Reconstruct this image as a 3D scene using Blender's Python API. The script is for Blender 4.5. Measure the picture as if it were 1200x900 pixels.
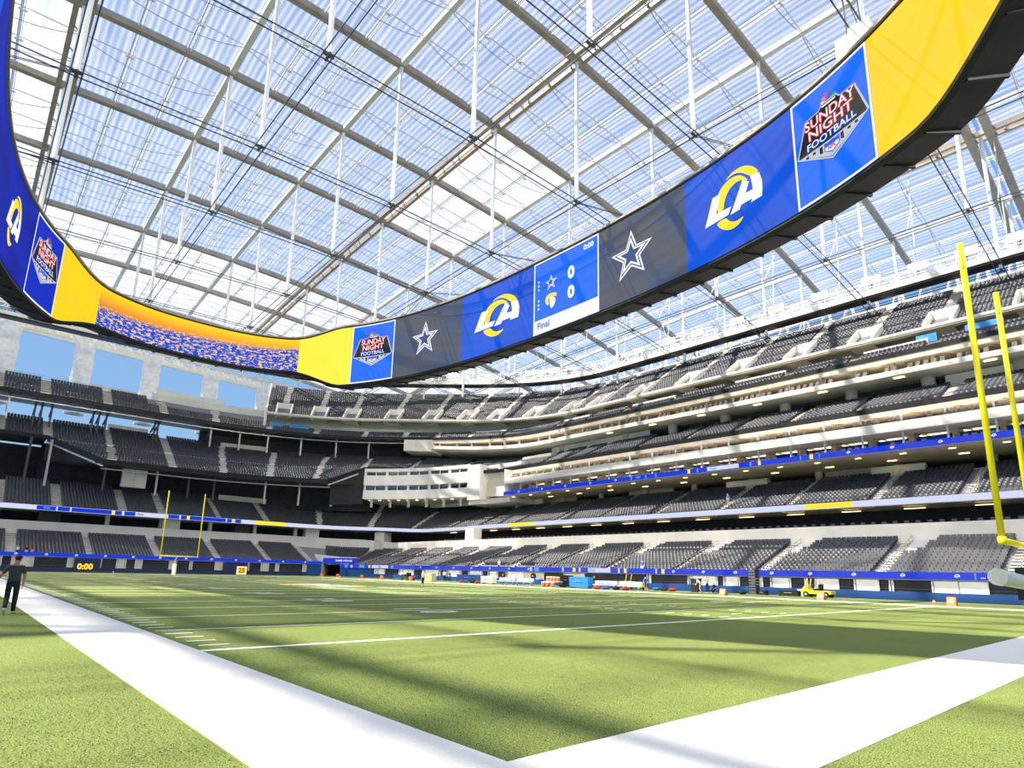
import bpy, bmesh, math, random
import numpy as np
from mathutils import Vector, Matrix
random.seed(7); rng = np.random.default_rng(7)
for o in list(bpy.data.objects): bpy.data.objects.remove(o, do_unlink=True)
S = bpy.context.scene; COL = S.collection
PI = math.pi
# ------------------------------------------------------------------ camera
CAM = np.array([-3.99, -4.44, 1.65]); YAW, PIT, ROL = (math.radians(a) for a in (41.68, 12.23, 1.36)); FPX = 721.0; PCX, PCY = 600.0, 515.0
_f = np.array([math.cos(PIT)*math.sin(YAW), math.cos(PIT)*math.cos(YAW), math.sin(PIT)])
_r = np.array([math.cos(YAW), -math.sin(YAW), 0.0]); _u = np.cross(_r, _f)
_r2 = _r*math.cos(ROL) + _u*math.sin(ROL); _u2 = -_r*math.sin(ROL) + _u*math.cos(ROL)
cd = bpy.data.cameras.new('camera'); cam = bpy.data.objects.new('camera', cd); COL.objects.link(cam)
cd.sensor_width = 36; cd.lens = FPX/1200*36; cd.shift_y = (PCY-450)/1200; cd.clip_end = 2000; cd.clip_start = 0.05
cam.matrix_world = Matrix(((_r2[0], _u2[0], -_f[0], CAM[0]), (_r2[1], _u2[1], -_f[1], CAM[1]), (_r2[2], _u2[2], -_f[2], CAM[2]), (0, 0, 0, 1)))
S.camera = cam
# ------------------------------------------------------------------ world, sun, exposure
SUN = np.array([-0.54, 0.45, 1.0]); SUN /= np.linalg.norm(SUN)
w = bpy.data.worlds.new('sky'); S.world = w; w.use_nodes = True
nt = w.node_tree; bg = nt.nodes['Background']
tc = nt.nodes.new('ShaderNodeTexCoord'); sz = nt.nodes.new('ShaderNodeSeparateXYZ'); cr_ = nt.nodes.new('ShaderNodeValToRGB'); nt.links.new(tc.outputs['Generated'], sz.inputs[0]); nt.links.new(sz.outputs[2], cr_.inputs[0]); nt.links.new(cr_.outputs[0], bg.inputs[0])
e = cr_.color_ramp.elements; e[0].position = 0.0; e[0].color = (0.46, 0.67, 0.92, 1); e[1].position = 0.75; e[1].color = (0.185, 0.335, 0.73, 1); k_ = e.new(0.22); k_.color = (0.30, 0.55, 0.92, 1)
bg.inputs[1].default_value = 0.70
sl = bpy.data.lights.new('sun', 'SUN'); sl.energy = 11.0; sl.angle = math.radians(0.7); sl.color = (1.0, 0.93, 0.80)
so = bpy.data.objects.new('sun', sl); COL.objects.link(so); so.rotation_euler = Vector(tuple(-SUN)).to_track_quat('-Z', 'Y').to_euler(); so.location = (-60, 60, 160)
FILLW = 45000.0      # fill power of each floodlight added out of view
S.view_settings.view_transform = 'Standard'; S.view_settings.look = 'None'; S.view_settings.exposure = 0.42; S.view_settings.gamma = 1.0; S.view_settings.use_curve_mapping = False
# ------------------------------------------------------------------ pixel -> ray helpers (1200 x 900 frame)
def ray(x, y): return (x-PCX)/FPX*_r2 - (y-PCY)/FPX*_u2 + _f
def ground(x, y, z=0.0):
    d = ray(x, y); return CAM + d*(z-CAM[2])/d[2]
def atx(x, y, X):
    d = ray(x, y); return CAM + d*(X-CAM[0])/d[0]
def aty(x, y, Y):
    d = ray(x, y); return CAM + d*(Y-CAM[1])/d[1]
# ------------------------------------------------------------------ materials
MATS = {}
def mat(name, col, rough=0.6, metal=0.0, emit=0.0, noise=0.0, nscale=3.0, spec=0.3, bump=0.0, bscale=40.0, alpha=1.0):
    if name in MATS: return MATS[name]
    m = bpy.data.materials.new(name); m.use_nodes = True; t = m.node_tree; b = t.nodes['Principled BSDF']
    b.inputs['Base Color'].default_value = (*col, 1); b.inputs['Roughness'].default_value = rough; b.inputs['Metallic'].default_value = metal
    b.inputs['Specular IOR Level'].default_value = spec; b.inputs['Alpha'].default_value = alpha
    if emit:
        b.inputs['Emission Color'].default_value = (*col, 1); b.inputs['Emission Strength'].default_value = emit
    g = t.nodes.new('ShaderNodeNewGeometry')
    if noise or bump:
        n = t.nodes.new('ShaderNodeTexNoise'); n.inputs['Scale'].default_value = nscale; n.inputs['Detail'].default_value = 4
        t.links.new(g.outputs['Position'], n.inputs['Vector'])
    if noise:
        mr = t.nodes.new('ShaderNodeMapRange'); mr.inputs[1].default_value = 0.3; mr.inputs[2].default_value = 0.7; mr.inputs[3].default_value = 1-noise; mr.inputs[4].default_value = 1+noise
        t.links.new(n.outputs[0], mr.inputs[0]); mx = t.nodes.new('ShaderNodeVectorMath'); mx.operation = 'SCALE'; mx.inputs[0].default_value = col
        t.links.new(mr.outputs[0], mx.inputs['Scale']); t.links.new(mx.outputs[0], b.inputs['Base Color'])
    if bump:
        n2 = t.nodes.new('ShaderNodeTexNoise'); n2.inputs['Scale'].default_value = bscale; t.links.new(g.outputs['Position'], n2.inputs['Vector'])
        bp = t.nodes.new('ShaderNodeBump'); bp.inputs['Strength'].default_value = bump; t.links.new(n2.outputs[0], bp.inputs['Height']); t.links.new(bp.outputs[0], b.inputs['Normal'])
    MATS[name] = m; return m
def screen(name, col, s=1.0):
    if name in MATS: return MATS[name]
    m = bpy.data.materials.new(name); m.use_nodes = True; t = m.node_tree; b = t.nodes['Principled BSDF']
    b.inputs['Base Color'].default_value = (0.02, 0.02, 0.02, 1); b.inputs['Roughness'].default_value = 0.8; b.inputs['Specular IOR Level'].default_value = 0.05
    b.inputs['Emission Color'].default_value = (*col, 1); b.inputs['Emission Strength'].default_value = s*0.80
    MATS[name] = m; return m
def srgb(r, g, b):
    f = lambda c: (c/255/12.92) if c/255 <= 0.04045 else ((c/255+0.055)/1.055)**2.4
    return (f(r), f(g), f(b))
M_conc = mat('concrete', (0.70, 0.63, 0.54), 0.75, noise=0.08, nscale=0.8, bump=0.05, bscale=6)
M_concl = mat('pale_concrete', (0.86, 0.80, 0.70), 0.7, noise=0.06, nscale=0.5)
M_white = mat('white_panel', (0.90, 0.86, 0.79), 0.5, noise=0.04, nscale=0.6)
M_beige = mat('beige_soffit', (0.72, 0.63, 0.51), 0.7, noise=0.05, nscale=0.5)
M_deck = mat('deck_concrete', (0.30, 0.30, 0.31), 0.8, noise=0.12, nscale=1.0)
M_stair = mat('stair_concrete', (0.86, 0.78, 0.67), 0.75, noise=0.1, nscale=1.5)
M_black = mat('black_fascia', (0.018, 0.018, 0.02), 0.5, noise=0.2, nscale=1.0)
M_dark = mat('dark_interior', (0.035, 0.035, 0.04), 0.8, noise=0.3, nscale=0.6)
M_steel = mat('painted_steel', (0.70, 0.68, 0.64), 0.45, noise=0.05, nscale=2)
M_steelb = mat('weathered_steel', (0.34, 0.29, 0.235), 0.5, noise=0.15, nscale=0.7)
M_strut = mat('white_strut', (0.85, 0.85, 0.85), 0.4, noise=0.03)
M_cable = mat('dark_cable', (0.06, 0.08, 0.11), 0.4)
M_dsteel = mat('dark_steel', (0.10, 0.10, 0.11), 0.5, noise=0.1)
M_rail = mat('rail_steel', (0.55, 0.52, 0.48), 0.35, metal=0.6)
M_seat = mat('seat_plastic', (0.066, 0.068, 0.076), 0.42, noise=0.12, nscale=0.9, spec=0.5)
M_blue = mat('blue_pad', (0.01, 0.06, 0.22), 0.55, noise=0.08, nscale=0.7)
M_blueD = mat('navy_pad', (0.008, 0.025, 0.09), 0.55, noise=0.08, nscale=0.7)
M_yel = mat('goal_yellow', (0.85, 0.72, 0.01), 0.4, noise=0.02)
M_orange = mat('pylon_orange', (0.9, 0.18, 0.03), 0.5, noise=0.03)
M_wpad = mat('white_padding', (0.85, 0.83, 0.78), 0.55, noise=0.05, nscale=2)
M_wrap = mat('column_wrap', (0.90, 0.88, 0.85), 0.7, noise=0.12, nscale=1.2, bump=0.6, bscale=0.8)
M_led = mat('lamp_warm', (1.0, 0.70, 0.33), 0.5, emit=2.2)
M_flood = mat('lamp_white', (1.0, 0.97, 0.9), 0.5, emit=40.0)
# ------------------------------------------------------------------ object helpers
def tag(o, label=None, cat=None, group=None, kind=None):
    if label: o['label'] = label
    if cat: o['category'] = cat
    if group: o['group'] = group
    if kind: o['kind'] = kind
    return o
def link(o, parent=None):
    COL.objects.link(o)
    if parent is not None: o.parent = parent
    return o
def empty(name, loc=(0, 0, 0), rz=0.0, parent=None):
    o = bpy.data.objects.new(name, None); link(o, parent); o.location = loc; o.rotation_euler = (0, 0, rz); o.empty_display_size = 0.2
    return o
class MB:
    """collects geometry for ONE mesh object"""
    def __init__(s): s.v = []; s.f = []; s.m = []; s.mats = []
    def mi(s, m):
        if m not in s.mats: s.mats.append(m)
        return s.mats.index(m)
    def add(s, vs, fs, m):
        b = len(s.v); s.v += [tuple(map(float, p)) for p in vs]; k = s.mi(m)
        for f in fs: s.f.append([b+i for i in f]); s.m.append(k)
    def quad(s, a, b, c, d, m): s.add([a, b, c, d], [(0, 1, 2, 3)], m)
    def box(s, lo, hi, m):
        x0, y0, z0 = lo; x1, y1, z1 = hi
        s.add([(x0,y0,z0),(x1,y0,z0),(x1,y1,z0),(x0,y1,z0),(x0,y0,z1),(x1,y0,z1),(x1,y1,z1),(x0,y1,z1)],
              [(0,3,2,1),(4,5,6,7),(0,1,5,4),(1,2,6,5),(2,3,7,6),(3,0,4,7)], m)
    def bar(s, p, q, wd, m, ht=None, n=4, cap=True, up=(0,0,1)):
        """bar from p to q; n=4 box of width wd and height ht, else n-sided tube of diameter wd"""
        p = np.array(p, float); q = np.array(q, float); d = q-p; L = np.linalg.norm(d)
        if L < 1e-6: return
        d /= L; upv = np.array(up, float)
        if abs(d@upv) > 0.99: upv = np.array([0, 1.0, 0])
        a = np.cross(d, upv); a /= np.linalg.norm(a); c = np.cross(a, d)
        if n == 4:
            h = (ht or wd)/2; k = wd/2; ring = [a*k+c*h, -a*k+c*h, -a*k-c*h, a*k-c*h]
        else: ring = [a*math.cos(2*PI*i/n)*wd/2 + c*math.sin(2*PI*i/n)*wd/2 for i in range(n)]
        vs = [p+r for r in ring] + [q+r for r in ring]
        fs = [(i, (i+1) % n, n+(i+1) % n, n+i) for i in range(n)]
        if cap: fs += [tuple(range(n-1, -1, -1)), tuple(range(n, 2*n))]
        s.add(vs, fs, m)
    def poly(s, pts, wd, m, ht=None, n=4, up=(0,0,1)):
        for a, b in zip(pts[:-1], pts[1:]): s.bar(a, b, wd, m, ht, n, True, up)
    def lathe(s, prof, m, n=12, c=(0,0,0)):
        vs = []; fs = []
        for r, z in prof:
            for i in range(n): vs.append((c[0]+r*math.cos(2*PI*i/n), c[1]+r*math.sin(2*PI*i/n), c[2]+z))
        for k in range(len(prof)-1):
            for i in range(n): fs.append((k*n+i, k*n+(i+1) % n, (k+1)*n+(i+1) % n, (k+1)*n+i))
        fs.append(tuple(range(n-1, -1, -1))); fs.append(tuple((len(prof)-1)*n+i for i in range(n)))
        s.add(vs, fs, m)
    def grid(s, P, m):
        """P[r][c] points -> quads"""
        R = len(P); C = len(P[0]); b = len(s.v); k = s.mi(m)
        for row in P: s.v += [tuple(map(float, p)) for p in row]
        for r in range(R-1):
            for c in range(C-1): s.f.append([b+r*C+c, b+r*C+c+1, b+(r+1)*C+c+1, b+(r+1)*C+c]); s.m.append(k)
    def mesh(s, name):
        me = bpy.data.meshes.new(name); me.from_pydata(s.v, [], s.f)
        for m in s.mats: me.materials.append(m)
        if len(s.mats) > 1: me.polygons.foreach_set('material_index', s.m)
        me.update(); return me
    def build(s, name, parent=None, smooth=False, loc=None, rz=None):
        me = s.mesh(name)
        if smooth: me.polygons.foreach_set('use_smooth', [True]*len(me.polygons))
        o = bpy.data.objects.new(name, me); link(o, parent)
        if loc is not None: o.location = loc
        if rz is not None: o.rotation_euler = (0, 0, rz)
        return o
def dup(root, loc=None, rz=None):
    r = root.copy(); link(r)
    if loc is not None: r.location = loc
    if rz is not None: r.rotation_euler = (0, 0, rz)
    for ch in list(root.children):
        c = ch.copy(); link(c, r)
        for g in list(ch.children): link(g.copy(), c)
    return r
# ------------------------------------------------------------------ FIELD
FW, FL, GL = 48.77, 109.73, 9.144; YD = 0.9144
def turf_mat():
    m = bpy.data.materials.new('turf'); m.use_nodes = True; t = m.node_tree; b = t.nodes['Principled BSDF']; N = t.nodes.new; L = t.links.new
    g = N('ShaderNodeNewGeometry')
    def noise(sc, det=3, vec=None):
        n = N('ShaderNodeTexNoise'); n.inputs['Scale'].default_value = sc; n.inputs['Detail'].default_value = det; L(vec or g.outputs['Position'], n.inputs['Vector']); return n.outputs[0]
    mp = N('ShaderNodeMapping'); mp.inputs['Scale'].default_value = (3.0, 0.7, 1); mp.inputs['Rotation'].default_value = (0, 0, 0.3); L(g.outputs['Position'], mp.inputs[0])
    fine = noise(55, 3); mid = noise(7, 4, mp.outputs[0]); big = noise(0.35, 2)
    r1 = N('ShaderNodeValToRGB'); L(fine, r1.inputs[0]); r1.color_ramp.elements[0].position = 0.38; r1.color_ramp.elements[0].color = (0.075, 0.125, 0.020, 1)
    r1.color_ramp.elements[1].position = 0.62; r1.color_ramp.elements[1].color = (0.35, 0.42, 0.125, 1)
    a1 = N('ShaderNodeMath'); a1.operation = 'MULTIPLY_ADD'; L(mid, a1.inputs[0]); a1.inputs[1].default_value = 0.7; a1.inputs[2].default_value = 0.45
    a2 = N('ShaderNodeMath'); a2.operation = 'MULTIPLY_ADD'; L(big, a2.inputs[0]); a2.inputs[1].default_value = 0.4; a2.inputs[2].default_value = 0.8
    a3 = N('ShaderNodeMath'); a3.operation = 'MULTIPLY'; L(a1.outputs[0], a3.inputs[0]); L(a2.outputs[0], a3.inputs[1])
    sc = N('ShaderNodeVectorMath'); sc.operation = 'SCALE'; L(r1.outputs[0], sc.inputs[0]); L(a3.outputs[0], sc.inputs['Scale']); L(sc.outputs[0], b.inputs['Base Color'])
    b.inputs['Roughness'].default_value = 0.85; b.inputs['Specular IOR Level'].default_value = 0.12
    bp = N('ShaderNodeBump'); bp.inputs['Strength'].default_value = 0.6; bp.inputs['Distance'].default_value = 0.02; L(fine, bp.inputs['Height']); L(bp.outputs[0], b.inputs['Normal'])
    return m
M_turf = turf_mat()
M_line = mat('turf_paint', (0.88, 0.85, 0.80), 0.85, noise=0.05, nscale=30, bump=0.35, bscale=60, spec=0.1)
mb = MB(); nx = 12
mb.quad((-60, -50, 0), (110, -50, 0), (110, 160, 0), (-60, 160, 0), M_turf)
floor = tag(mb.build('floor'), 'green artificial turf football field', 'floor', kind='structure')
LZ = 0.006
def flat(name, x0, y0, x1, y1, z=LZ, m=M_line, parent=floor):
    b = MB(); b.box((x0, y0, 0.0), (x1, y1, z), m); return b.build(name, parent)
BW = 1.83
bo = MB()
bo.box((-BW, -BW, 0), (0, FL+BW, LZ), M_line); bo.box((FW, -BW, 0), (FW+BW, FL+BW, LZ), M_line)
bo.box((0, -BW, 0), (FW, 0, LZ), M_line); bo.box((0, FL, 0), (FW, FL+BW, LZ), M_line); bo.build('border_stripe', floor)
for k in range(21):
    y = GL + k*5*YD; goal = k in (0, 20)
    hw = 0.10 if goal else 0.055
    flat('goal_line' if goal else 'yard_line', 0.0 if goal else 0.2, y-hw, FW-(0.0 if goal else 0.2), y+hw)
me_h = {}
for k in range(1, 100):
    if k % 5 == 0: continue
    y = GL + k*YD
    for i, (a, b_) in enumerate(((0.22, 0.83), (21.25, 21.86), (26.9, 27.5), (FW-0.83, FW-0.22))): flat('hash_mark', a, y-0.05, b_, y+0.05) if k < 30 else None
hb = MB()
for k in range(30, 100):
    if k % 5 == 0: continue
    y = GL + k*YD
    for a, b_ in ((0.22, 0.83), (21.25, 21.86), (26.9, 27.5), (FW-0.83, FW-0.22)): hb.box((a, y-0.05, 0), (b_, y+0.05, LZ), M_line)
o = hb.build('hash_mark', floor); o['kind'] = 'stuff'
flat('conversion_mark', 23.9, GL+2*YD-0.05, 24.85, GL+2*YD+0.05); flat('conversion_mark', 23.9, GL+98*YD-0.05, 24.85, GL+98*YD+0.05)
flat('painted_trim', FW+BW, -BW, FW+BW+0.12, FL+BW, LZ, mat('yellow_paint', (0.75, 0.62, 0.05), 0.8), floor); flat('painted_trim', -BW-0.025, -BW, -BW, FL+BW, LZ, mat('olive_paint', (0.26, 0.24, 0.06), 0.8), floor)
# text -> mesh data
def text_mesh(txt, size=1.0, off=0.0, shear=0.0, spacing=1.0):
    cu = bpy.data.curves.new('t', 'FONT'); cu.body = txt; cu.size = size; cu.align_x = 'CENTER'; cu.align_y = 'CENTER'; cu.offset = off; cu.shear = shear; cu.space_character = spacing; cu.resolution_u = 3
    o = bpy.data.objects.new('t', cu); COL.objects.link(o); dg = bpy.context.evaluated_depsgraph_get(); dg.update()
    me = bpy.data.meshes.new_from_object(o.evaluated_get(dg)); v = [tuple(p.co) for p in me.vertices]; f = [list(p.vertices) for p in me.polygons]
    bpy.data.objects.remove(o); bpy.data.curves.remove(cu); bpy.data.meshes.remove(me); return v, f
# field numbers
for k in range(10, 100, 10):
    n = k if k <= 50 else 100-k; y = GL + k*YD
    for side, x, rz in ((0, 11.4, PI/2), (1, FW-11.4, -PI/2)):
        for q, dgt in enumerate(('%d' % n)):
            v, f = text_mesh(dgt, 2.5, 0.06)
            b = MB(); c, s_ = math.cos(rz), math.sin(rz); sg = -1 if q == 0 else 1
            # the digits stand either side of the yard line, tops toward the field centre
            tx = sg*1.05
            if side == 0: pts = [(x + p[1], y - (p[0]*0.72+tx), LZ) for p in v]
            else: pts = [(x - p[1], y + (p[0]*0.72+tx), LZ) for p in v]
            b.add(pts, f, M_line); b.build('field_number', floor)
# midfield emblem
def disc(b, cx, cy, r0, r1, a0, a1, m, z=LZ, n=28, sy=1.0):
    for i in range(n):
        t0 = a0+(a1-a0)*i/n; t1 = a0+(a1-a0)*(i+1)/n
        b.quad((cx+r0*math.cos(t0), cy+sy*r0*math.sin(t0), z), (cx+r1*math.cos(t0), cy+sy*r1*math.sin(t0), z), (cx+r1*math.cos(t1), cy+sy*r1*math.sin(t1), z), (cx+r0*math.cos(t1), cy+sy*r0*math.sin(t1), z), m)
# ------------------------------------------------------------------ STANDS: plan curves (far end side, rounded corner, right side)
class Curve:
    def __init__(s, X, Y, R): s.X, s.Y, s.R = X, Y, R; s.cx, s.cy = X-R, Y-R; s.L = R*PI/2
    def pn(s, g):
        if g < 0: return (s.cx+g, s.Y), (0.0, 1.0)
        if g > s.L: return (s.X, s.cy-(g-s.L)), (1.0, 0.0)
        a = g/s.R; n = (math.sin(a), math.cos(a)); return (s.cx+s.R*n[0], s.cy+s.R*n[1]), n
    def z3(s, g, z):
        if not isinstance(z, tuple): return z
        f = min(1, max(0, g/s.L))
        if f < 0.5: k = f*2; a, b = z[0], z[1]
        else: k = f*2-1; a, b = z[1], z[2]
        k = k*k*(3-2*k); return a+(b-a)*k
    def P(s, g, d, z):
        p, n = s.pn(g); return (p[0]+n[0]*d, p[1]+n[1]*d, s.z3(g, z))
    def sig(s, px, py, d=0.0):
        r = ray(px, py); X, Y, R = s.X+d, s.Y+d, s.R+d
        t = (Y-CAM[1])/r[1]; x = CAM[0]+r[0]*t
        if t > 0 and x <= s.cx: return x-s.cx
        t = (X-CAM[0])/r[0]; y = CAM[1]+r[1]*t
        if t > 0 and y <= s.cy: return s.L+(s.cy-y)
        o = CAM[:2]-np.array([s.cx, s.cy]); a = r[:2]@r[:2]; b = 2*o@r[:2]; c = o@o-R*R
        t = (-b+math.sqrt(max(0, b*b-4*a*c)))/2/a; q = o+r[:2]*t
        return s.R*math.atan2(q[0], q[1])
    def st(s, g0, g1, step=6.0, arc=2.5):
        out = [g0]; marks = [m for m in (0.0, s.L) if g0 < m < g1]+[g1]; a = g0
        for b in marks:
            mid = (a+b)/2; sp = (math.radians(arc)*s.R if 0 <= mid <= s.L else step); n = max(1, int(math.ceil((b-a)/sp-1e-6)))
            out += [a+(b-a)*i/n for i in range(1, n+1)]; a = b
        return out
    @property
    def g0(s): return -50-s.cx
    @property
    def g1(s): return s.L+s.cy+42
    def gy(s, y): return s.L+s.cy-y
    def gx(s, x): return x-s.cx
def sweep(C, prof, m, g0=None, g1=None, name=None, parent=None, closed=False, mb=None, ends=True):
    """extrude a profile [(d, z or (z_end, z_corner, z_side))] along the curve"""
    g0 = C.g0 if g0 is None else g0; g1 = C.g1 if g1 is None else g1; ss = C.st(g0, g1); b = mb or MB()
    pr = list(prof)+([prof[0]] if closed else [])
    b.grid([[C.P(g, d, z) for g in ss] for d, z in pr], m)
    if closed and ends:
        for g in (g0, g1): b.add([C.P(g, d, z) for d, z in prof], [tuple(range(len(prof)))], m)
    return b if mb is not None else b.build(name, parent)
def up(z, k): return tuple(a+k for a in z) if isinstance(z, tuple) else z+k
def slab(C, d0, d1, zb, zt, m, g0=None, g1=None, name='slab', parent=None, mb=None):
    return sweep(C, [(d0, zb), (d0, zt), (d1, zt), (d1, zb)], m, g0, g1, name, parent, True, mb)
T1, T2, T3, T4, T5 = Curve(63, 130, 5), Curve(78, 140, 25), Curve(84, 149.5, 54), Curve(90, 150, 60), Curve(94, 154, 70)
SEATS = []          # (x, y, z, facing angle, scale)
STEP = {}
def seat_rows(C, d0, d1, n, zf, zb, aisles, gr=None, pitch=0.55, voms=(), lift=0.0, first=0, hw=0.78):
    """place seats in n rows; gr(d) gives the range of stations"""
    td = (d1-d0)/n
    for k in range(first, n):
        d = d0+(k+0.62)*td; f = k/max(1, n-1); a, b = gr(d0+(k+0.5)*td)
        z3 = tuple(p+(q-p)*f for p, q in zip(zf, zb))
        for (s0, s1) in ((a, min(b, 0)), (max(a, 0), min(b, C.L)), (max(a, C.L), b)):
            if s1 <= s0: continue
            mid = (s0+s1)/2; sc = (C.R+d)/C.R if 0 <= mid <= C.L else 1.0
            m = int((s1-s0)*sc/pitch)
            if m < 1: continue
            g = s0+(np.arange(m)+0.5)*(s1-s0)/m
            keep = np.ones(m, bool)
            for q in aisles: keep &= np.abs(g-q)*sc > hw
            for (v0, v1, k0, k1) in voms:
                if k0 <= k < k1: keep &= ~((g > v0) & (g < v1))
            for q in g[keep]:
                x, y, z = C.P(q, d, z3); _, nn = C.pn(q); SEATS.append((x, y, z+lift, math.atan2(nn[1], nn[0]), pitch/0.55))
def deck(C, d0, d1, n, zf, zb, gr, m, name, parent=None, nst=None):
    td = (d1-d0)/n; prof = []
    for k in range(n):
        f = k/max(1, n-1); z3 = tuple(p+(q-p)*f for p, q in zip(zf, zb)); prof += [(d0+k*td, z3), (d0+(k+1)*td, z3)]
    b = MB(); a, e = gr(d0); base = C.st(a, e, 8); T = [(q-a)/(e-a) for q in base]; rows = []
    for d, z in prof:
        a, e = gr(d); rows.append([C.P(a+(e-a)*t, d, z) for t in T])
    b.grid(rows, m); return b.build(name, parent)
def stairs(C, d0, d1, n, zf, zb, aisles, parent, wd=1.25, m=M_stair, k0=0, k1=None, name='aisle_stair'):
    td = (d1-d0)/n; k1 = n if k1 is None else k1
    for q in aisles:
        b = MB(); p, nn = C.pn(q); t = (nn[1], -nn[0])
        for k in range(k0, k1):
            f = k/max(1, n-1); z = C.z3(q, tuple(a+(c-a)*f for a, c in zip(zf, zb))); zn = C.z3(q, tuple(a+(c-a)*min(1, (k+1)/max(1, n-1)) for a, c in zip(zf, zb)))
            for h in (0, 1):
                da = d0+(k+h*0.5)*td; db = da+td*0.5; zz = z+0.03+h*(zn-z)*0.5
                P = lambda s, d, z_: (p[0]+nn[0]*d+t[0]*s, p[1]+nn[1]*d+t[1]*s, z_)
                w_ = wd/2; b.add([P(-w_, da, zz), P(w_, da, zz), P(w_, db, zz), P(-w_, db, zz), P(-w_, da, zz-0.3), P(w_, da, zz-0.3)], [(0, 1, 2, 3), (4, 5, 1, 0)], m)
        b.build(name, parent)
def handrail(C, q, d0, d1, zf, zb, label, group, off=0.42, seg=2.4):
    root = empty('aisle_handrail', C.P(q, d0, zf)); tag(root, label, 'handrail', group); org = np.array(root.location)
    p, nn = C.pn(q); t = (nn[1], -nn[0]); L = d1-d0; n = max(2, int(L/seg)); z0 = C.z3(q, zf); z1 = C.z3(q, zb)
    for i in range(n):
        a = d0+L*i/n+0.15; e = d0+L*(i+1)/n-0.35; b = MB()
        Q = lambda d, h: np.array([p[0]+nn[0]*d+t[0]*off, p[1]+nn[1]*d+t[1]*off, z0+(z1-z0)*(d-d0)/L+h])-org
        for d in (a, (a+e)/2, e): b.bar(Q(d, 0.0), Q(d, 0.95), 0.06, M_rail)
        for h in (0.95, 0.5): b.bar(Q(a, h), Q(e, h), 0.06, M_rail)
        b.build('rail_section', root)
    return root
# --- tier 1 (lower bowl) ------------------------------------------------------
Z_rib1b, Z_rib1t = (2.60, 1.95, 1.95), (3.20, 2.55, 2.60)
Z1f, Z1b = (2.55, 1.95, 1.95), (6.60, 6.10, 5.85); D1a, D1b, N1 = 1.2, 12.2, 14
gt0 = T1.sig(377, 660); gt1 = T1.sig(399, 662)            # corner tunnel
full1 = lambda d: (T1.g0, T1.g1)
bowl1 = deck(T1, D1a, D1b, N1, Z1f, Z1b, lambda d: (T1.g0, gt0), M_deck, 'seating_tier'); tag(bowl1, 'lower concrete seating tier at the far end of the field', 'stand', kind='structure')
bowl1s = deck(T1, D1a, D1b, N1, Z1f, Z1b, lambda d: (gt1, T1.g1), M_deck, 'seating_tier'); tag(bowl1s, 'lower concrete seating tier along the far sideline', 'stand', kind='structure')
A1 = [T1.gx(x) for x in (-19.5, -8, 3.5, 15, 26.2, 37.3, 47.7, 57.3)] + [T1.gy(y) for y in (121.5, 111.5, 101.8, 92.8, 83, 73.5, 63.8, 52.5, 41.2, 29.8, 17.6, 7.2, -4, -15)]
cut1 = [(T1.sig(535, 660), T1.sig(612, 660), 0, 3)]
seat_rows(T1, D1a, D1b, N1, Z1f, Z1b, A1, lambda d: (T1.g0, gt0-0.8), voms=cut1)
seat_rows(T1, D1a, D1b, N1, Z1f, Z1b, A1, lambda d: (gt1+0.6, T1.g1), voms=cut1+[(q+0.3, q+2.75-0.18*abs(k-13), k, k+1) for q in A1[8:] for k in range(8, 14)])
tg = deck(T1, 7.0, D1b, 7, tuple(a+(c-a)*0.53 for a, c in zip(Z1f, Z1b)), Z1b, lambda d: (gt0, gt1), M_deck, 'tunnel_deck', bowl1s)
slab(T1, 6.6, 7.0, 2.5, tuple(a+(c-a)*0.6 for a, c in zip(Z1f, Z1b)), M_concl, gt0, gt1, 'tunnel_headwall', bowl1s)
seat_rows(T1, 7.0, D1b, 7, tuple(a+(c-a)*0.53 for a, c in zip(Z1f, Z1b)), Z1b, A1, lambda d: (gt0+(gt1-gt0)*0.25, gt1))
for q in A1[8:]:
    f0, f1 = 8/13, 1.0; za = tuple(a+(c-a)*f0 for a, c in zip(Z1f, Z1b)); b = MB()
    sweep(T1, [(7.6, za), (7.6, up(za, 0.35)), (12.2, up(Z1b, 0.45)), (12.2, Z1b)], M_concl, q+0.55, q+2.6, mb=b, closed=True); b.build('portal_block', bowl1s)
# notched upper rows over the portals of the side stand
stairs(T1, D1a, D1b, N1, Z1f, Z1b, A1[:8], bowl1, 1.9); stairs(T1, D1a, D1b, N1, Z1f, Z1b, A1[8:], bowl1s, 1.1)
nm = lambda i: ['first', 'second', 'third', 'fourth', 'fifth', 'sixth', 'seventh', 'eighth', 'ninth', 'tenth', 'eleventh', 'twelfth', 'thirteenth', 'fourteenth', 'fifteenth'][i]
for i, q in enumerate(A1[8:20]): handrail(T1, q, D1a, D1b, Z1f, Z1b, 'steel aisle handrail in the lower sideline seats, %s aisle from the corner tunnel' % nm(i), 'handrails of the lower sideline seats')
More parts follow.
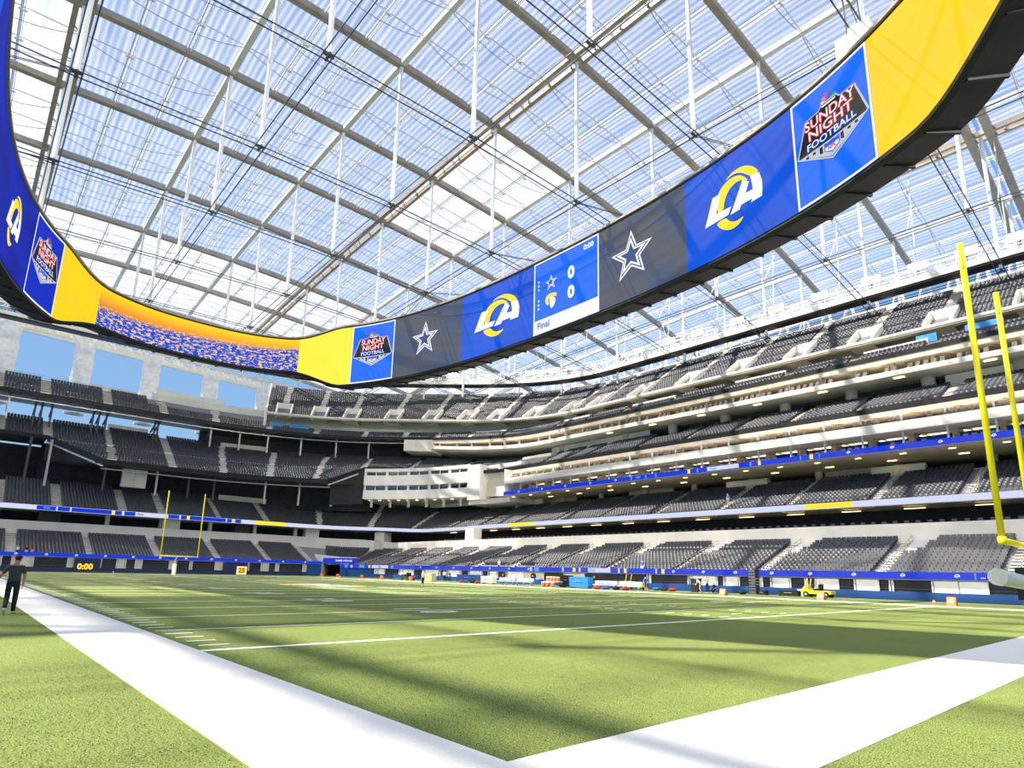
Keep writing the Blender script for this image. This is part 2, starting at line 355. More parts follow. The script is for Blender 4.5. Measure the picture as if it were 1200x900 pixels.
# front wall: pad, sill, openings
def wall_run(C, g0, g1, label, name, pad, holes, zt):
    w_ = MB(); slab(C, 0.35, 0.6, 0.75, up(zt, 0), M_conc, g0, g1, mb=w_); o = tag(w_.build(name), label, 'wall', kind='structure')
    slab(C, 0.0, 0.35, 0.0, 0.78, pad, g0, g1, 'wall_padding', o)
    slab(C, 0.0, 0.4, up(zt, -0.1), up(zt, 0.05), M_beige, g0, g1, 'ledge', o)
    for (h0, h1, kind) in holes:
        a, e = sorted((h0, h1)); b = MB(); m = {'d': M_dark, 'w': M_white, 'g': M_conc, 'b': pad}[kind]
        dd = 0.34 if kind == 'd' else 0.18
        slab(C, dd-0.02, 0.5, 0.76, up(zt, -0.12), m, a, e, mb=b); b.build('opening' if kind == 'd' else 'wall_panel', o)
        if kind == 'd':
            b = MB(); zz = up(zt, -0.12)
            for q in (a, e): b.bar(C.P(q, 0.15, 0.78), C.P(q, 0.15, up(zz, -0.02)), 0.12, M_steel)
            b.bar(C.P(a, 0.25, 1.05), C.P(e, 0.25, 1.05), 0.05, M_dsteel); b.build('opening_frame', o)
    return o
side_holes = [(T1.gy(atx(a, 685, 63)[1]), T1.gy(atx(b, 685, 63)[1]), k) for a, b, k in ((437, 441, 'g'), (442, 448, 'w'), (449, 466, 'd'), (467, 482, 'w'), (483, 494, 'd'), (497, 512, 'w'), (514, 522, 'd'), (524, 537, 'w'), (539, 548, 'd'), (549, 563, 'w'),
   (564, 571, 'd'), (573, 580, 'w'), (582, 592, 'd'), (594, 612, 'w'), (636, 660, 'd'), (684, 758, 'd'), (762, 806, 'd'), (812, 838, 'w'), (840, 848, 'd'), (850, 864, 'w'), (866, 881, 'd'), (893, 903, 'd'), (905, 924, 'w'), (926, 943, 'd'), (946, 955, 'd'), (956, 981, 'w'), (982, 1001, 'd'), (1003, 1028, 'w'),
   (1029, 1042, 'd'), (1046, 1092, 'd'), (1094, 1122, 'w'), (1124, 1156, 'w'), (1157, 1197, 'd'))]
end_holes = [(T1.gx(aty(a, 665, 130)[0]), T1.gx(aty(b, 665, 130)[0]), k) for a, b, k in ((-30, -8, 'd'), (0, 12, 'd'), (18, 34, 'g'), (38, 78, 'd'), (118, 136, 'd'), (138, 145, 'g'), (147, 158, 'd'), (166, 198, 'd'), (206, 222, 'd'), (225, 252, 'd'), (292, 306, 'd'), (308, 312, 'g'), (315, 323, 'd'), (327, 355, 'd'))]
wall_end = wall_run(T1, T1.g0, gt0, 'field wall with navy padding behind the far end zone', 'wall_end', M_blueD, end_holes, Z_rib1b)
wall_side = wall_run(T1, gt1, T1.g1, 'field wall with blue padding along the far sideline', 'wall_side', M_blue, side_holes, Z_rib1b)
# blue plain block beside the tunnel
b = MB(); slab(T1, -0.05, 0.3, 0.0, up(Z_rib1b, -0.05), M_blue, gt1, T1.gy(atx(436, 675, 63)[1]), mb=b); b.build('wall_block', wall_side)
b = MB(); slab(T1, -0.05, 0.3, 0.0, up(Z_rib1b, -0.05), M_blue, T1.gx(aty(360, 668, 130)[0]), gt0, mb=b); b.build('wall_block', wall_end)
# corner tunnel
p0 = np.array(T1.P(gt0, 0, 0)); p1 = np.array(T1.P(gt1, 0, 0)); n_ = np.array([0.55, 0.83, 0]); n_ /= np.linalg.norm(n_)
tun = empty('tunnel_portal', tuple(p0)); tag(tun, 'player tunnel portal with a blue canopy in the corner of the bowl', 'tunnel', kind='structure')
b = MB(); b.quad(p0-p0, n_*14, n_*14+(0, 0, 3), (0, 0, 3.0), M_conc); b.quad(p1-p0, p1-p0+n_*14, p1-p0+n_*14+(0, 0, 3), p1-p0+(0, 0, 3), M_conc); b.quad(n_*12, p1-p0+n_*12, p1-p0+n_*12+(0, 0, 4), n_*12+(0, 0, 4), M_dark)
b.build('tunnel_wall', tun)
b = MB(); b.quad(np.array((0, 0, 3.1))+n_*2, p1-p0+(0, 0, 3.1)+n_*2, p1-p0+n_*14+(0, 0, 3.1), n_*14+(0, 0, 3.1), M_conc); b.build('tunnel_roof', tun)
e_ = (p1-p0); e_ /= np.linalg.norm(e_)
b = MB(); q0 = n_*1.6+np.array((0, 0, 2.85)); q1 = p1-p0+e_*3.5+n_*2.2+np.array((0, 0, 2.85)); 
b.add([q0, q1, q1+(0, 0, 1.3), q0+(0, 0, 1.15), q0+n_*0.4, q1+n_*0.4, q1+n_*0.4+(0, 0, 1.3), q0+n_*0.4+(0, 0, 1.15)], [(0, 1, 2, 3), (4, 7, 6, 5), (0, 4, 5, 1), (3, 2, 6, 7), (1, 5, 6, 2), (0, 3, 7, 4)], screen('led_blue', srgb(0, 50, 215), 1.0)); can = b.build('tunnel_canopy', tun)
v, f = text_mesh('RAMS HOUSE', 0.62, 0.01); b = MB(); ex = (q1-q0)/np.linalg.norm(q1-q0); b.add([q0+(q1-q0)*0.6+ex*p[0]+np.array((0, 0, 0.62+p[1]))-n_*0.08 for p in v], f, screen('led_white', (0.9, 0.93, 1.0), 1.0)); b.build('lettering', can)
# --- suite level behind the lower bowl ---------------------------------------
Zw1 = (9.10, 8.90, 8.10); Z_r2b, Z_r2t = (11.10, 11.00, 10.50), (11.95, 11.75, 11.15)
w1 = MB(); slab(T1, 12.2, 13.2, up(Z1b, -1.5), Zw1, M_concl, mb=w1); w1o = tag(w1.build('wall_bowl'), 'pale concrete wall behind the lower seating tier', 'wall', kind='structure')
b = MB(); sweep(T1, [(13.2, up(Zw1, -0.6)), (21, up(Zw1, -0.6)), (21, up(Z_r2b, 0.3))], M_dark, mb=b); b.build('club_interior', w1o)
cb = MB()
for i, q in enumerate(T1.st(T1.g0, 0, 10.5, 30)):
    bb = MB(); bb.bar(T1.P(q, 14.2, up(Zw1, -0.6)), T1.P(q, 14.2, up(Z_r2b, 0.2)), 0.75, M_conc); bb.build('pillar', w1o)
for px in (56, 290-6, 200): 
    q = T1.sig(px, 615, 13); bb = MB(); slab(T1, 12.4, 15.5, up(Z1b, -0.2), up(Z_r2b, 0.0), M_dark if px != 200 else M_conc, q-1.7, q+1.7, mb=bb); bb.build('stair_portal', w1o)
bb = MB(); q = T1.sig(448, 625, 13); slab(T1, 12.0, 14.6, up(Z1b, 0.3), Z_r2b, M_conc, q-0.42, q+0.42, mb=bb); bb.build('stair_portal', w1o)
bb = MB(); slab(T1, 12.6, 14.9, Zw1, Z_r2b, M_concl, T1.sig(358, 622, 13), T1.sig(374, 622, 13), mb=bb); bb.build('wall_block', w1o)
bb = MB(); slab(T1, 12.6, 14.9, up(Zw1, -0.6), Z_r2b, M_concl, T1.sig(547, 625, 13), T1.sig(556, 625, 13), mb=bb); bb.build('wall_block', w1o)
# ledge ribbon board level 2 and tier 2
Z2f, Z2b = (11.45, 11.25, 10.70), (17.30, 18.20, 15.70); D2a, D2b, N2 = 0.6, 12.6, 15
bowl2 = deck(T2, D2a, D2b, N2, Z2f, Z2b, lambda d: (T2.g0, T2.g1), M_deck, 'seating_tier'); tag(bowl2, 'second concrete seating tier above the white ribbon board', 'stand', kind='structure')
slab(T2, 0.1, 9.0, Z_r2b, up(Z_r2b, 0.25), M_beige, name='soffit', parent=bowl2)
slab(T2, 0.15, 0.6, up(Z_r2b, 0.2), up(Z_r2t, 0.05), M_conc, name='parapet', parent=bowl2)
A2 = [T2.sig(px, py, .6) for px, py in ((-70, 578), (0, 585), (68, 590), (146, 596), (192, 600), (258, 606), (315, 610), (375, 613), (432, 615), (480, 615), (526, 615), (557, 614))] + [T2.gy(y) for y in (87.6, 76.9, 66.0, 54.5, 43.2, 32.9, 22.3, 12.6, 2.5, -8)]
seat_rows(T2, D2a, D2b, N2, Z2f, Z2b, A2, lambda d: (T2.g0, T2.g1))
stairs(T2, D2a, D2b, N2, Z2f, Z2b, A2[:11], bowl2, 1.7); stairs(T2, D2a, D2b, N2, Z2f, Z2b, A2[11:], bowl2, 0.9)
for i, q in enumerate(A2[12:20]): handrail(T2, q, D2a, D2b, Z2f, Z2b, 'steel aisle handrail in the second tier along the sideline, %s aisle from the corner suites' % nm(i), 'handrails of the second tier')
# white half-walls at the back of tier 2
for a, e in ((562, 592), (614, 634), (690, 696)):
    pass
Zs2 = (21.3, 17.6, 17.75)
bk = MB(); slab(T2, 13.6, 14.0, up(Z2b, -1), up(Z2b, 0.4), M_concl, T2.gy(95), T2.g1, mb=bk); bw = tag(bk.build('wall_concourse'), 'pale concrete back wall of the second sideline tier', 'wall', kind='structure')
for y0, y1 in ((40.5, 47.5), (19, 25.5), (0, 9)):
    b = MB(); slab(T2, 12.2, 13.4, up(Z2b, -0.2), up(Z2b, 1.35), M_concl, T2.gy(y1), T2.gy(y0), mb=b); b.build('access_platform', bw)
    b = MB(); slab(T2, 12.3, 13.3, up(Z2b, 1.38), up(Z2b, 1.55), M_steel, T2.gy(y1), T2.gy(y0), mb=b); b.build('counter', bw)
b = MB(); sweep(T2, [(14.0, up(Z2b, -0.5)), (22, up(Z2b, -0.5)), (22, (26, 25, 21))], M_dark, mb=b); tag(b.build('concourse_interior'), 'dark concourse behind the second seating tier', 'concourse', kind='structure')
for y in np.arange(-20, 96, 10.7):
    b = MB(); b.lathe([(0.55, 0), (0.55, 3.0)], M_conc, 12, T2.P(T2.gy(y), 14.6, up(Z2b, -0.5))); b.build('pillar', bw, True)
for y0, y1 in ((96, 84), (70, 60), (33, 25)):
    b = MB(); slab(T2, 15.5, 16, up(Z2b, -0.5), 17.8, M_beige, T2.gy(y0), T2.gy(y1), mb=b); b.build('wall_panel', bw)
# --- sideline suites (two levels) above tier 2 --------------------------------
gS = T3.sig(592, 573, -2.0)
su = empty('suite_block', T3.P(gS, -2, 17.8)); tag(su, 'two levels of sideline suites behind white fascias', 'suite block', kind='structure'); so_ = np.array(su.location)
def child_slab(par, org, C, d0, d1, zb, zt, m, g0, g1, name):
    o = slab(C, d0, d1, zb, zt, m, g0, g1, name, par); o.matrix_parent_inverse = Matrix.Translation(-Vector(tuple(org))); return o
def fix(o, par, org):
    o.parent = par; o.matrix_parent_inverse = Matrix.Translation(-Vector(tuple(org))); return o
gE = T3.g1
child_slab(su, so_, T3, -1.7, 14, 17.75, 18.05, M_beige, gS, gE, 'soffit')
child_slab(su, so_, T3, -2.0, 3.5, 20.2, 21.4, M_white, gS, gE, 'fascia')
child_slab(su, so_, T3, 0.02, 5.0, 22.75, 23.4, M_beige, gS, gE, 'soffit')
child_slab(su, so_, T3, 4.5, 4.8, 18.0, 23.4, M_dark, gS, gE, 'back_wall')
child_slab(su, so_, T3, -2.0, 4.5, 17.8, 23.4, M_white, gS-0.35, gS, 'end_wall')
k = 0; y = 23.8
ys_c = [23.8+4.72*i for i in range(-14, 16)]
for yy in ys_c:
    g = T3.gy(yy)
    if g < gS+1: continue
    for z0, z1 in ((18.1, 20.2), (21.4, 22.8)):
        b = MB(); P = T3.P(g, -1.2, z0); b.box((P[0]-0.11, P[1]-0.11, z0), (P[0]+0.11, P[1]+0.11, z1), M_steel); fix(b.build('post'), su, so_)
    b = MB(); P = T3.P(g, 1.0, 18.1); b.box((P[0], P[1]-0.06, 18.1), (P[0]+3.4, P[1]+0.06, 20.2), M_conc); fix(b.build('partition'), su, so_)
M_glass = bpy.data.materials.new('suite_glass'); M_glass.use_nodes = True; t_ = M_glass.node_tree; t_.nodes.remove(t_.nodes['Principled BSDF'])
gl = t_.nodes.new('ShaderNodeBsdfGlossy'); gl.inputs['Roughness'].default_value = 0.05; tr = t_.nodes.new('ShaderNodeBsdfTransparent'); tr.inputs[0].default_value = (0.8, 0.86, 0.88, 1); mxs = t_.nodes.new('ShaderNodeMixShader'); mxs.inputs[0].default_value = 0.10
t_.links.new(tr.outputs[0], mxs.inputs[1]); t_.links.new(gl.outputs[0], mxs.inputs[2]); t_.links.new(mxs.outputs[0], t_.nodes['Material Output'].inputs[0])
M_sblue = mat('suite_blue', (0.01, 0.035, 0.25), 0.5, noise=0.3, nscale=1.2); M_samb = mat('suite_amber', (0.75, 0.42, 0.04), 0.5, noise=0.2, nscale=1.0); M_stan = mat('suite_tan', (0.36, 0.25, 0.16), 0.6, noise=0.3, nscale=1.0)
for i, (ya, yb) in enumerate(zip(ys_c[:-1], ys_c[1:])):
    ga, gb = T3.gy(yb), T3.gy(ya)
    if ga < gS+0.5: continue
    o = child_slab(su, so_, T3, 1.1, 1.13, 18.1, 20.2, M_glass, ga+0.5, gb-0.5, 'glass_pane')
    back = M_samb if 30 < ya < 49 and i % 3 != 1 else (M_sblue if i % 2 == 0 or ya < 24 else M_stan)
    child_slab(su, so_, T3, 4.1, 4.4, 18.3, 20.0, back, ga+0.3, gb-0.3, 'interior_panel')
    child_slab(su, so_, T3, 2.7, 3.0, 21.6, 22.6, M_stan if i % 2 else M_dsteel, ga+0.6, gb-0.8, 'interior_panel')
    b = MB(); b.bar(T3.P(ga+0.8, 0.6, 20.1), T3.P(ga+2.2, 3.8, 20.1), 0.12, mat('warm_strip', (0.65, 0.35, 0.12), 0.5)); fix(b.build('ceiling_strip'), su, so_)  # diagonal light strips: their warm light is put into the bar colour
    b = MB(); b.bar(T3.P(ga+0.8, -0.6, 22.65), T3.P(ga+2.4, 2.2, 22.65), 0.12, mat('warm_strip', (0.65, 0.35, 0.12), 0.5)); fix(b.build('ceiling_strip'), su, so_)
for i, (ya, yb) in enumerate(zip(ys_c[:-1], ys_c[1:])):
    ga, gb = T3.gy(yb), T3.gy(ya)
    if ga < gS+0.5: continue
    child_slab(su, so_, T3, 2.6, 3.0, 20.08, 20.17, MATS['suite_lamp'] if 'suite_lamp' in MATS else mat('suite_lamp', (1.0, 0.80, 0.5), 0.5, emit=2.5), ga+0.8, gb-0.8, 'ceiling_lamp')
# corner suites
gC0, gC1 = T3.sig(427, 560, -1), T3.sig(549, 560, -1)
cs = empty('corner_suite_block', T3.P(gC0, -1, 18)); tag(cs, 'white-fronted corner suites on two levels', 'suite block', kind='structure'); co_ = np.array(cs.location)
for zb, zt, dd in ((18.4, 20.55, 16), (21.75, 24.2, 5)): child_slab(cs, co_, T3, -1.2, dd, zb, zt, M_white, gC0, gC1, 'fascia')
child_slab(cs, co_, T3, -1.0, 5, 25.1, 25.9, M_white, gC0, gC1, 'fascia')
child_slab(cs, co_, T3, 3.0, 3.4, 20.5, 25.3, M_dark, gC0, gC1, 'back_wall')
child_slab(cs, co_, T3, -1.2, 7, 17.6, 25.6, M_white, gC1, T3.sig(563, 560, -1), 'end_wall')
child_slab(cs, co_, T3, 1.5, 7, 18.5, 25.6, M_concl, T3.sig(563, 560, -1), gS+1.0, 'end_wall')
child_slab(cs, co_, T3, -0.6, 9, 16.6, 17.6, M_concl, gC1, gS, 'slab')
n = 10
for i in range(n+1):
    g = gC0+(gC1-gC0)*i/n
    for z0, z1 in ((20.5, 21.8), (24.2, 25.2)):
        b = MB(); P = T3.P(g+(0.15 if i == 0 else -0.15 if i == n else 0), -0.7, z0); wd = 0.5 if i % 2 == 0 else 0.2; b.bar(P, (P[0], P[1], z1), wd, M_white); fix(b.build('post'), cs, co_)
    if i < n:
        for z0, z1, mm in ((20.6, 21.7, (M_sblue, M_sblue, M_sblue, M_dsteel, M_stan, M_dsteel)[i % 6]), (24.2, 25.0, (M_sblue, M_sblue, M_stan, M_samb, M_sblue, M_dsteel)[i % 6])):
            child_slab(cs, co_, T3, 2.0, 2.3, z0, z1-0.25, mm, g+0.3, g+(gC1-gC0)/n-0.3, 'interior_panel')
            child_slab(cs, co_, T3, -0.3, -0.27, z0, z1, M_glass, g+0.3, g+(gC1-gC0)/n-0.3, 'glass_pane')
for i in range(6):
    g = gC0+(gC1-gC0)*(i+0.4)/6; b = MB(); P = T3.P(g, 0, 17.0); b.bar((P[0], P[1], 16.5), (P[0], P[1], 18.6), 0.45, M_conc); fix(b.build('post'), cs, co_)
# --- tier 3 -------------------------------------------------------------------
Z_b3b, Z_b3t = (26.0, 25.95, 23.4), (26.75, 26.55, 24.15)
Z3f, Z3b = (26.5, 26.35, 23.9), (30.9, 30.0, 27.3); D3a, D3b, N3 = 0.5, 8.5, 10
bowl3 = deck(T3, D3a, D3b, N3, Z3f, Z3b, lambda d: (T3.g0, T3.g1), M_deck, 'seating_tier'); tag(bowl3, 'third concrete seating tier with a black front edge', 'stand', kind='structure')
A3 = [T3.sig(px, py, .5) for px, py in ((-60, 500), (-2, 503), (56, 508), (128, 525), (196, 535), (260, 542), (318, 548), (376, 552), (426, 546), (480, 545), (535, 544), (584, 542))] + [T3.gy(y) for y in (85.7, 79.4, 73.5, 61.7, 51.8, 42.9, 34.0, 24.8, 14.8, 4.6, -6)]
wallg = (T3.sig(600, 535, 2), T3.sig(632, 535, 2))
seat_rows(T3, D3a, D3b, N3, Z3f, Z3b, A3, lambda d: (T3.g0, T3.g1), voms=[(wallg[0], wallg[1], 6, 10), (T3.sig(772, 507, 7), T3.sig(800, 500, 7), 6, 10)])
stairs(T3, D3a, D3b, N3, Z3f, Z3b, A3[:12], bowl3, 1.9); stairs(T3, D3a, D3b, N3, Z3f, Z3b, A3[12:], bowl3, 1.0)
slab(T3, 5.3, 5.7, up(Z3f, 1), up(Z3b, 0.0), M_concl, wallg[0], wallg[1], 'half_wall', bowl3)
# lower part of tier 3 above the end zone (slanted ends)
DL = -7.0; gl0, gl1 = T3.sig(122, 540, DL), T3.sig(384, 565, DL); gu0, gu1 = T3.sig(56, 510, 0), T3.sig(428, 547, 0)
grl = lambda d: (gu0+(gl0-gu0)*(-(d-0.5)/7.5 if d < 0.5 else 0), gu1+(gl1-gu1)*(-(d-0.5)/7.5 if d < 0.5 else 0))
ZLf, ZLb = (22.0, 21.8, 21.8), (26.0, 25.85, 25.8); NL = 9
low3 = deck(T3, DL+0.5, 0.5, NL, ZLf, ZLb, grl, M_deck, 'seating_tier'); tag(low3, 'lower front rows of the third tier with slanted ends above the end zone', 'stand', kind='structure')
seat_rows(T3, DL+0.5, 0.5, NL, ZLf, ZLb, A3, grl)
for q in A3: 
    if gu0-4 < q < gu1+2:
        kk = [k for k in range(NL) if grl(DL+0.5+(k+.5)*7.0/NL)[0]+0.8 < q < grl(DL+0.5+(k+.5)*7.0/NL)[1]-0.8]
        if kk: stairs(T3, DL+0.5, 0.5, NL, ZLf, ZLb, [q], low3, 1.9, k0=min(kk))
def path_strip(pts, C, m, name, parent=None, th=0.35):
    """vertical fascia through (g, d, z_bottom, z_top)"""
    b = MB(); b.grid([[C.P(g, d, zb) for g, d, zb, zt in pts], [C.P(g, d, zt) for g, d, zb, zt in pts], [C.P(g, d+th, zt) for g, d, zb, zt in pts], [C.P(g, d+th, zb) for g, d, zb, zt in pts], [C.P(g, d, zb) for g, d, zb, zt in pts]], m); return b.build(name, parent)
zz = lambda z, g: T3.z3(g, z)
pts = [(g, -0.05, zz(Z_b3b, g), zz(Z_b3t, g)) for g in T3.st(T3.g0, gu0)] + [(g, DL, 21.35, 22.3) for g in T3.st(gl0, gl1)] + [(g, 0.0, zz(Z_b3b, g), zz(Z_b3t, g)) for g in T3.st(gu1, T3.g1)]
path_strip(pts, T3, M_black, 'front_fascia', bowl3)
# black soffits
b = MB(); ss = [(a+(b_-a)*i/20) for i in range(21) for a, b_ in ((gl0, gl1),)]; su_ = [gu0+(gu1-gu0)*i/20 for i in range(21)]
b.grid([[T3.P(g, DL, 21.35) for g in ss], [T3.P(g, 0, 21.6) for g in su_], [T3.P(g, 14, 22.5) for g in su_]], M_dsteel); b.build('soffit', low3)
slab(T3, 0.1, 10, Z_b3b, up(Z_b3b, 0.2), M_dsteel, T3.g0, gu0, 'soffit', bowl3)
for a, b_ in ((gu0, gl0), (gu1, gl1)):
    b = MB(); b.grid([[T3.P(a, 0, 21.6), T3.P(b_, DL, 21.35)], [T3.P(a, 0, 26.0), T3.P(b_, DL, 21.8)]], M_black); b.build('end_cheek', low3)
    b = MB(); b.bar(T3.P(b_, DL+0.3, 20.9), T3.P(a, -0.3, 25.3), 0.35, M_rail); b.build('raker', low3)
# black infill wall beside the corner suites and dark back wall above tier 2 at the end
b = MB(); b.quad(T3.P(T3.sig(387, 575, -4), -4, 16.5), T3.P(gC0, -1, 17.2), T3.P(gC0, -1, 25.9), T3.P(T3.sig(387, 575, -4), -4, 21.6), M_black); b.build('infill_panel', low3)
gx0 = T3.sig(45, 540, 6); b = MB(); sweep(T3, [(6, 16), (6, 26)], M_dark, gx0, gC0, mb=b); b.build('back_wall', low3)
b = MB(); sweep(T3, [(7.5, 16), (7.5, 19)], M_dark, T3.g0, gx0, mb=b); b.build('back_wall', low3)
# posts and beams under tier 3
for px in (28, 53, 122, 184, 222, 252, 312, 352, 390):
    q = T3.sig(px, 560, -3); b = MB(); b.bar(T3.P(q, -3, 16.2), T3.P(q, -3, 21.5 if px > 100 else 25.5), 0.4, M_rail if px in (53, 184, 312, 352, 390) else M_dsteel); b.bar(T3.P(q, -3, 20.6 if px > 100 else 24.5), T3.P(q, 5, 21.5 if px > 100 else 26), 0.3, M_dsteel); b.build('post', low3)
b = MB(); b.poly([T3.P(g, -4.2, 20.7) for g in T3.st(gl0, gl1)], 0.25, M_rail); b.build('tie_beam', low3)
q = T3.sig(157, 560, -2); b = MB(); P = T3.P(q, -2, 18); b.box((P[0]-2.3, P[1]-.6, 17.6), (P[0]+2.3, P[1]+.6, 21.4), M_concl); b.box((P[0]-.05, P[1]-.63, 17.7), (P[0]+.05, P[1]-.6, 21.3), M_conc); tag(b.build('equipment_cabinet'), 'pale double-door equipment cabinet under the third tier', 'cabinet')
# half walls at the back of tiers at the end
for px0, px1, T, d, z0, z1, nm_ in ((125, 171, T3, 8.6, 30.6, 32.6, bowl3), (260, 313, T3, 7.0, 29.6, 31.6, bowl3)):
    slab(T, d, d+0.4, z0, z1, M_concl, T.sig(px0, 510, d), T.sig(px1, 520, d), 'half_wall', nm_)
for px0, px1 in ((256, 312), (318, 378)):
    slab(T2, 10.6, 11.0, 17.0, 18.2, M_conc, T2.sig(px0, 585, 10.6), T2.sig(px1, 588, 10.6), 'half_wall', bowl2)
slab(T2, 11.2, 11.6, 17.6, 18.9, M_concl, T2.sig(504, 590, 11), T2.sig(557, 592, 11), 'half_wall', bowl2)
slab(T2, 12.7, 13.1, 16, 18.2, M_concl, T2.sig(597, 590, 12.6), T2.sig(635, 590, 12.6), 'half_wall', bowl2)
# concourse behind tier 3 (corner and sideline)
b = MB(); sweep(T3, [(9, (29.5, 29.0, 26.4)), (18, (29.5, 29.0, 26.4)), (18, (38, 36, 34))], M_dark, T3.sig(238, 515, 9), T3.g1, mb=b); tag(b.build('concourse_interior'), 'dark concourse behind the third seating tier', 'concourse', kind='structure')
for y in (88, 79, 70.3, 59.6, 48.9, 38.3, 28.2, 18.2, 8, -3):
    b = MB(); b.lathe([(0.85, 0), (0.85, 3.4)], M_conc, 14, T3.P(T3.gy(y), 9.6, up(Z3b, -0.7))); b.build('pillar', bowl3, True)
for px0, px1 in ((646, 760),):
    slab(T3, 9.2, 9.6, up(Z3b, -0.5), 29.4, M_white, T3.sig(px0, 515, 9), T3.sig(px1, 500, 9), 'wall_panel', bowl3)
slab(T3, 9.4, 9.8, up(Z3b, -0.5), 29.4, M_white, T3.sig(1105, 430, 9), T3.g1, 'wall_panel', bowl3)
# --- suite level 3 and tier 4 --------------------------------------------------
Z_f3 = (32.4, 31.8, 29.6); Z_b4b, Z_b4t = (34.4, 33.95, 32.5), (35.35, 34.7, 33.15)
gF = T4.sig(505, 522)
s3 = empty('upper_suite_level', T4.P(gF, 0, Z_f3)); tag(s3, 'single level of upper suites behind a slim white fascia', 'suite block', kind='structure'); s3o = np.array(s3.location)
child_slab(s3, s3o, T4, -0.6, 14, Z_f3, up(Z_f3, 0.75), M_white, gF, T4.g1, 'fascia')
child_slab(s3, s3o, T4, 0.1, 6, up(Z_b4b, -0.75), Z_b4b, M_beige, T4.sig(480, 515), T4.g1, 'soffit')
child_slab(s3, s3o, T4, 5.5, 5.8, Z_f3, Z_b4b, M_dark, gF, T4.g1, 'back_wall')
child_slab(s3, s3o, T4, -0.3, 6, up(Z_f3, -0.6), Z_b4b, M_concl, T4.sig(474, 518), gF+0.4, 'end_wall')
for q in [T4.gy(y) for y in np.arange(-22, 92, 4.85)]+[T4.sig(px, 512) for px in (514, 534, 551, 572, 589, 606, 628)]:
    b = MB(); P = T4.P(q, 0.9, Z_f3); P2 = T4.P(q, 0.9, up(Z_b4b, -0.5)); b.bar((P[0], P[1], P[2]+0.7), P2, 0.5, M_conc, n=8); fix(b.build('post'), s3, s3o)
    b = MB(); a = T4.P(q+1.6, 0.8, up(Z_b4b, -0.9)); c = T4.P(q+2.9, 3.5, up(Z_b4b, -0.9)); b.bar(a, c, 0.12, MATS['warm_strip']); fix(b.build('ceiling_strip'), s3, s3o)  # light strip again as a warm-coloured bar without emission
gD = T4.sig(312, 500)      # where the upper deck begins
Z4f = (35.0, 34.4, 32.95)
t4e = deck(T4, 0.5, 6.9, 8, (35.0, 34.6, 34.6), (39.4, 39.0, 39.0), lambda d: (T4.g0, gD), M_deck, 'seating_tier'); tag(t4e, 'top seating tier over the end zone under the open sky', 'stand', kind='structure')
t4s = deck(T4, 0.5, 3.7, 4, Z4f, up(Z4f, 1.5), lambda d: (gD, T4.g1), M_deck, 'seating_tier'); tag(t4s, 'narrow fourth tier below the upper deck rail', 'stand', kind='structure')
A4 = [T4.sig(px, py, .5) for px, py in ((-70, 435), (0, 448), (55, 460), (128, 473), (193, 484), (254, 493), (315, 502), (370, 507), (426, 510), (472, 511), (510, 507), (548, 506), (590, 504))] + [T4.gy(y) for y in (88, 79, 69.3, 57.7, 47.3, 36.7, 26.7, 16.6, 6, -5)]
seat_rows(T4, 0.5, 6.9, 8, (35.0, 34.6, 34.6), (39.4, 39.0, 39.0), A4, lambda d: (T4.g0, gD), voms=[(T4.sig(176, 480), T4.sig(312, 500), 4, 8)])
seat_rows(T4, 0.5, 3.7, 4, Z4f, up(Z4f, 1.5), A4, lambda d: (gD, T4.g1))
stairs(T4, 0.5, 6.9, 8, (35.0, 34.6, 34.6), (39.4, 39.0, 39.0), A4[:6], t4e, 2.0); stairs(T4, 0.5, 3.7, 4, Z4f, up(Z4f, 1.5), A4[6:], t4s, 1.6)
slab(T4, 0.0, 0.35, Z_b4b, Z_b4t, M_black, name='front_fascia', parent=t4e)
slab(T4, 0.1, 9, Z_b4b, up(Z_b4b, 0.2), M_dsteel, T4.g0, T4.sig(480, 515), 'soffit', t4e)
slab(T4, 3.7, 4.1, up(Z4f, 0.4), up(Z4f, 2.3), M_white, T4.sig(375, 500), T4.sig(480, 500), 'half_wall', t4s)
for i, (a, e) in enumerate(zip(A4[11:-1], A4[12:])):
    if i % 2 == 0: slab(T4, 3.0, 3.3, up(Z4f, 0.9), up(Z4f, 2.2), M_white, a+0.9, e-0.9, 'half_wall', t4s)
# glimpses of blue tarpaulin behind tier 4
for px0, px1, py in ((318, 333, 480), (340, 362, 486), (1124, 1172, 385), (1065, 1090, 395)):
    b = MB(); slab(T4, 3.4, 3.6, up(Z4f, 1.6), up(Z4f, 2.9), mat('blue_sheet', (0.08, 0.35, 0.85), 0.5), T4.sig(px0, py), T4.sig(px1, py), mb=b); b.build('blue_sheet', t4s)
# posts + rakers between tier 3 and tier 4 at the end
for px in (5, 38, 46, 58, 108, 115, 124, 182, 186, 247, 282, 316, 356, 398, 437):
    q = T4.sig(px, 495, 4); b = MB(); light = px in (5, 247, 282, 316, 356, 398, 437)
    b.bar(T4.P(q, 4 if not light else 1.5, 29.3), T4.P(q, 4 if not light else 1.5, Z_b4b), 0.35, M_rail if light else M_dsteel); b.bar(T4.P(q, 0.8, up(Z_b4b, -0.2)), T4.P(q, 7.5, up(Z_b4b, -2.4)), 0.3, M_dsteel); b.build('post', t4e)
b = MB(); b.poly([T4.P(g, 0.8, up(Z_b4b, -0.7)) for g in T4.st(T4.g0, T4.sig(480, 515))], 0.2, M_rail); b.build('tie_beam', t4e)
b = MB(); sweep(T4, [(9, 29), (9, 34.4)], M_black, T4.sig(236, 505, 9), T4.sig(470, 515, 9), mb=b); b.build('back_wall', t4e)
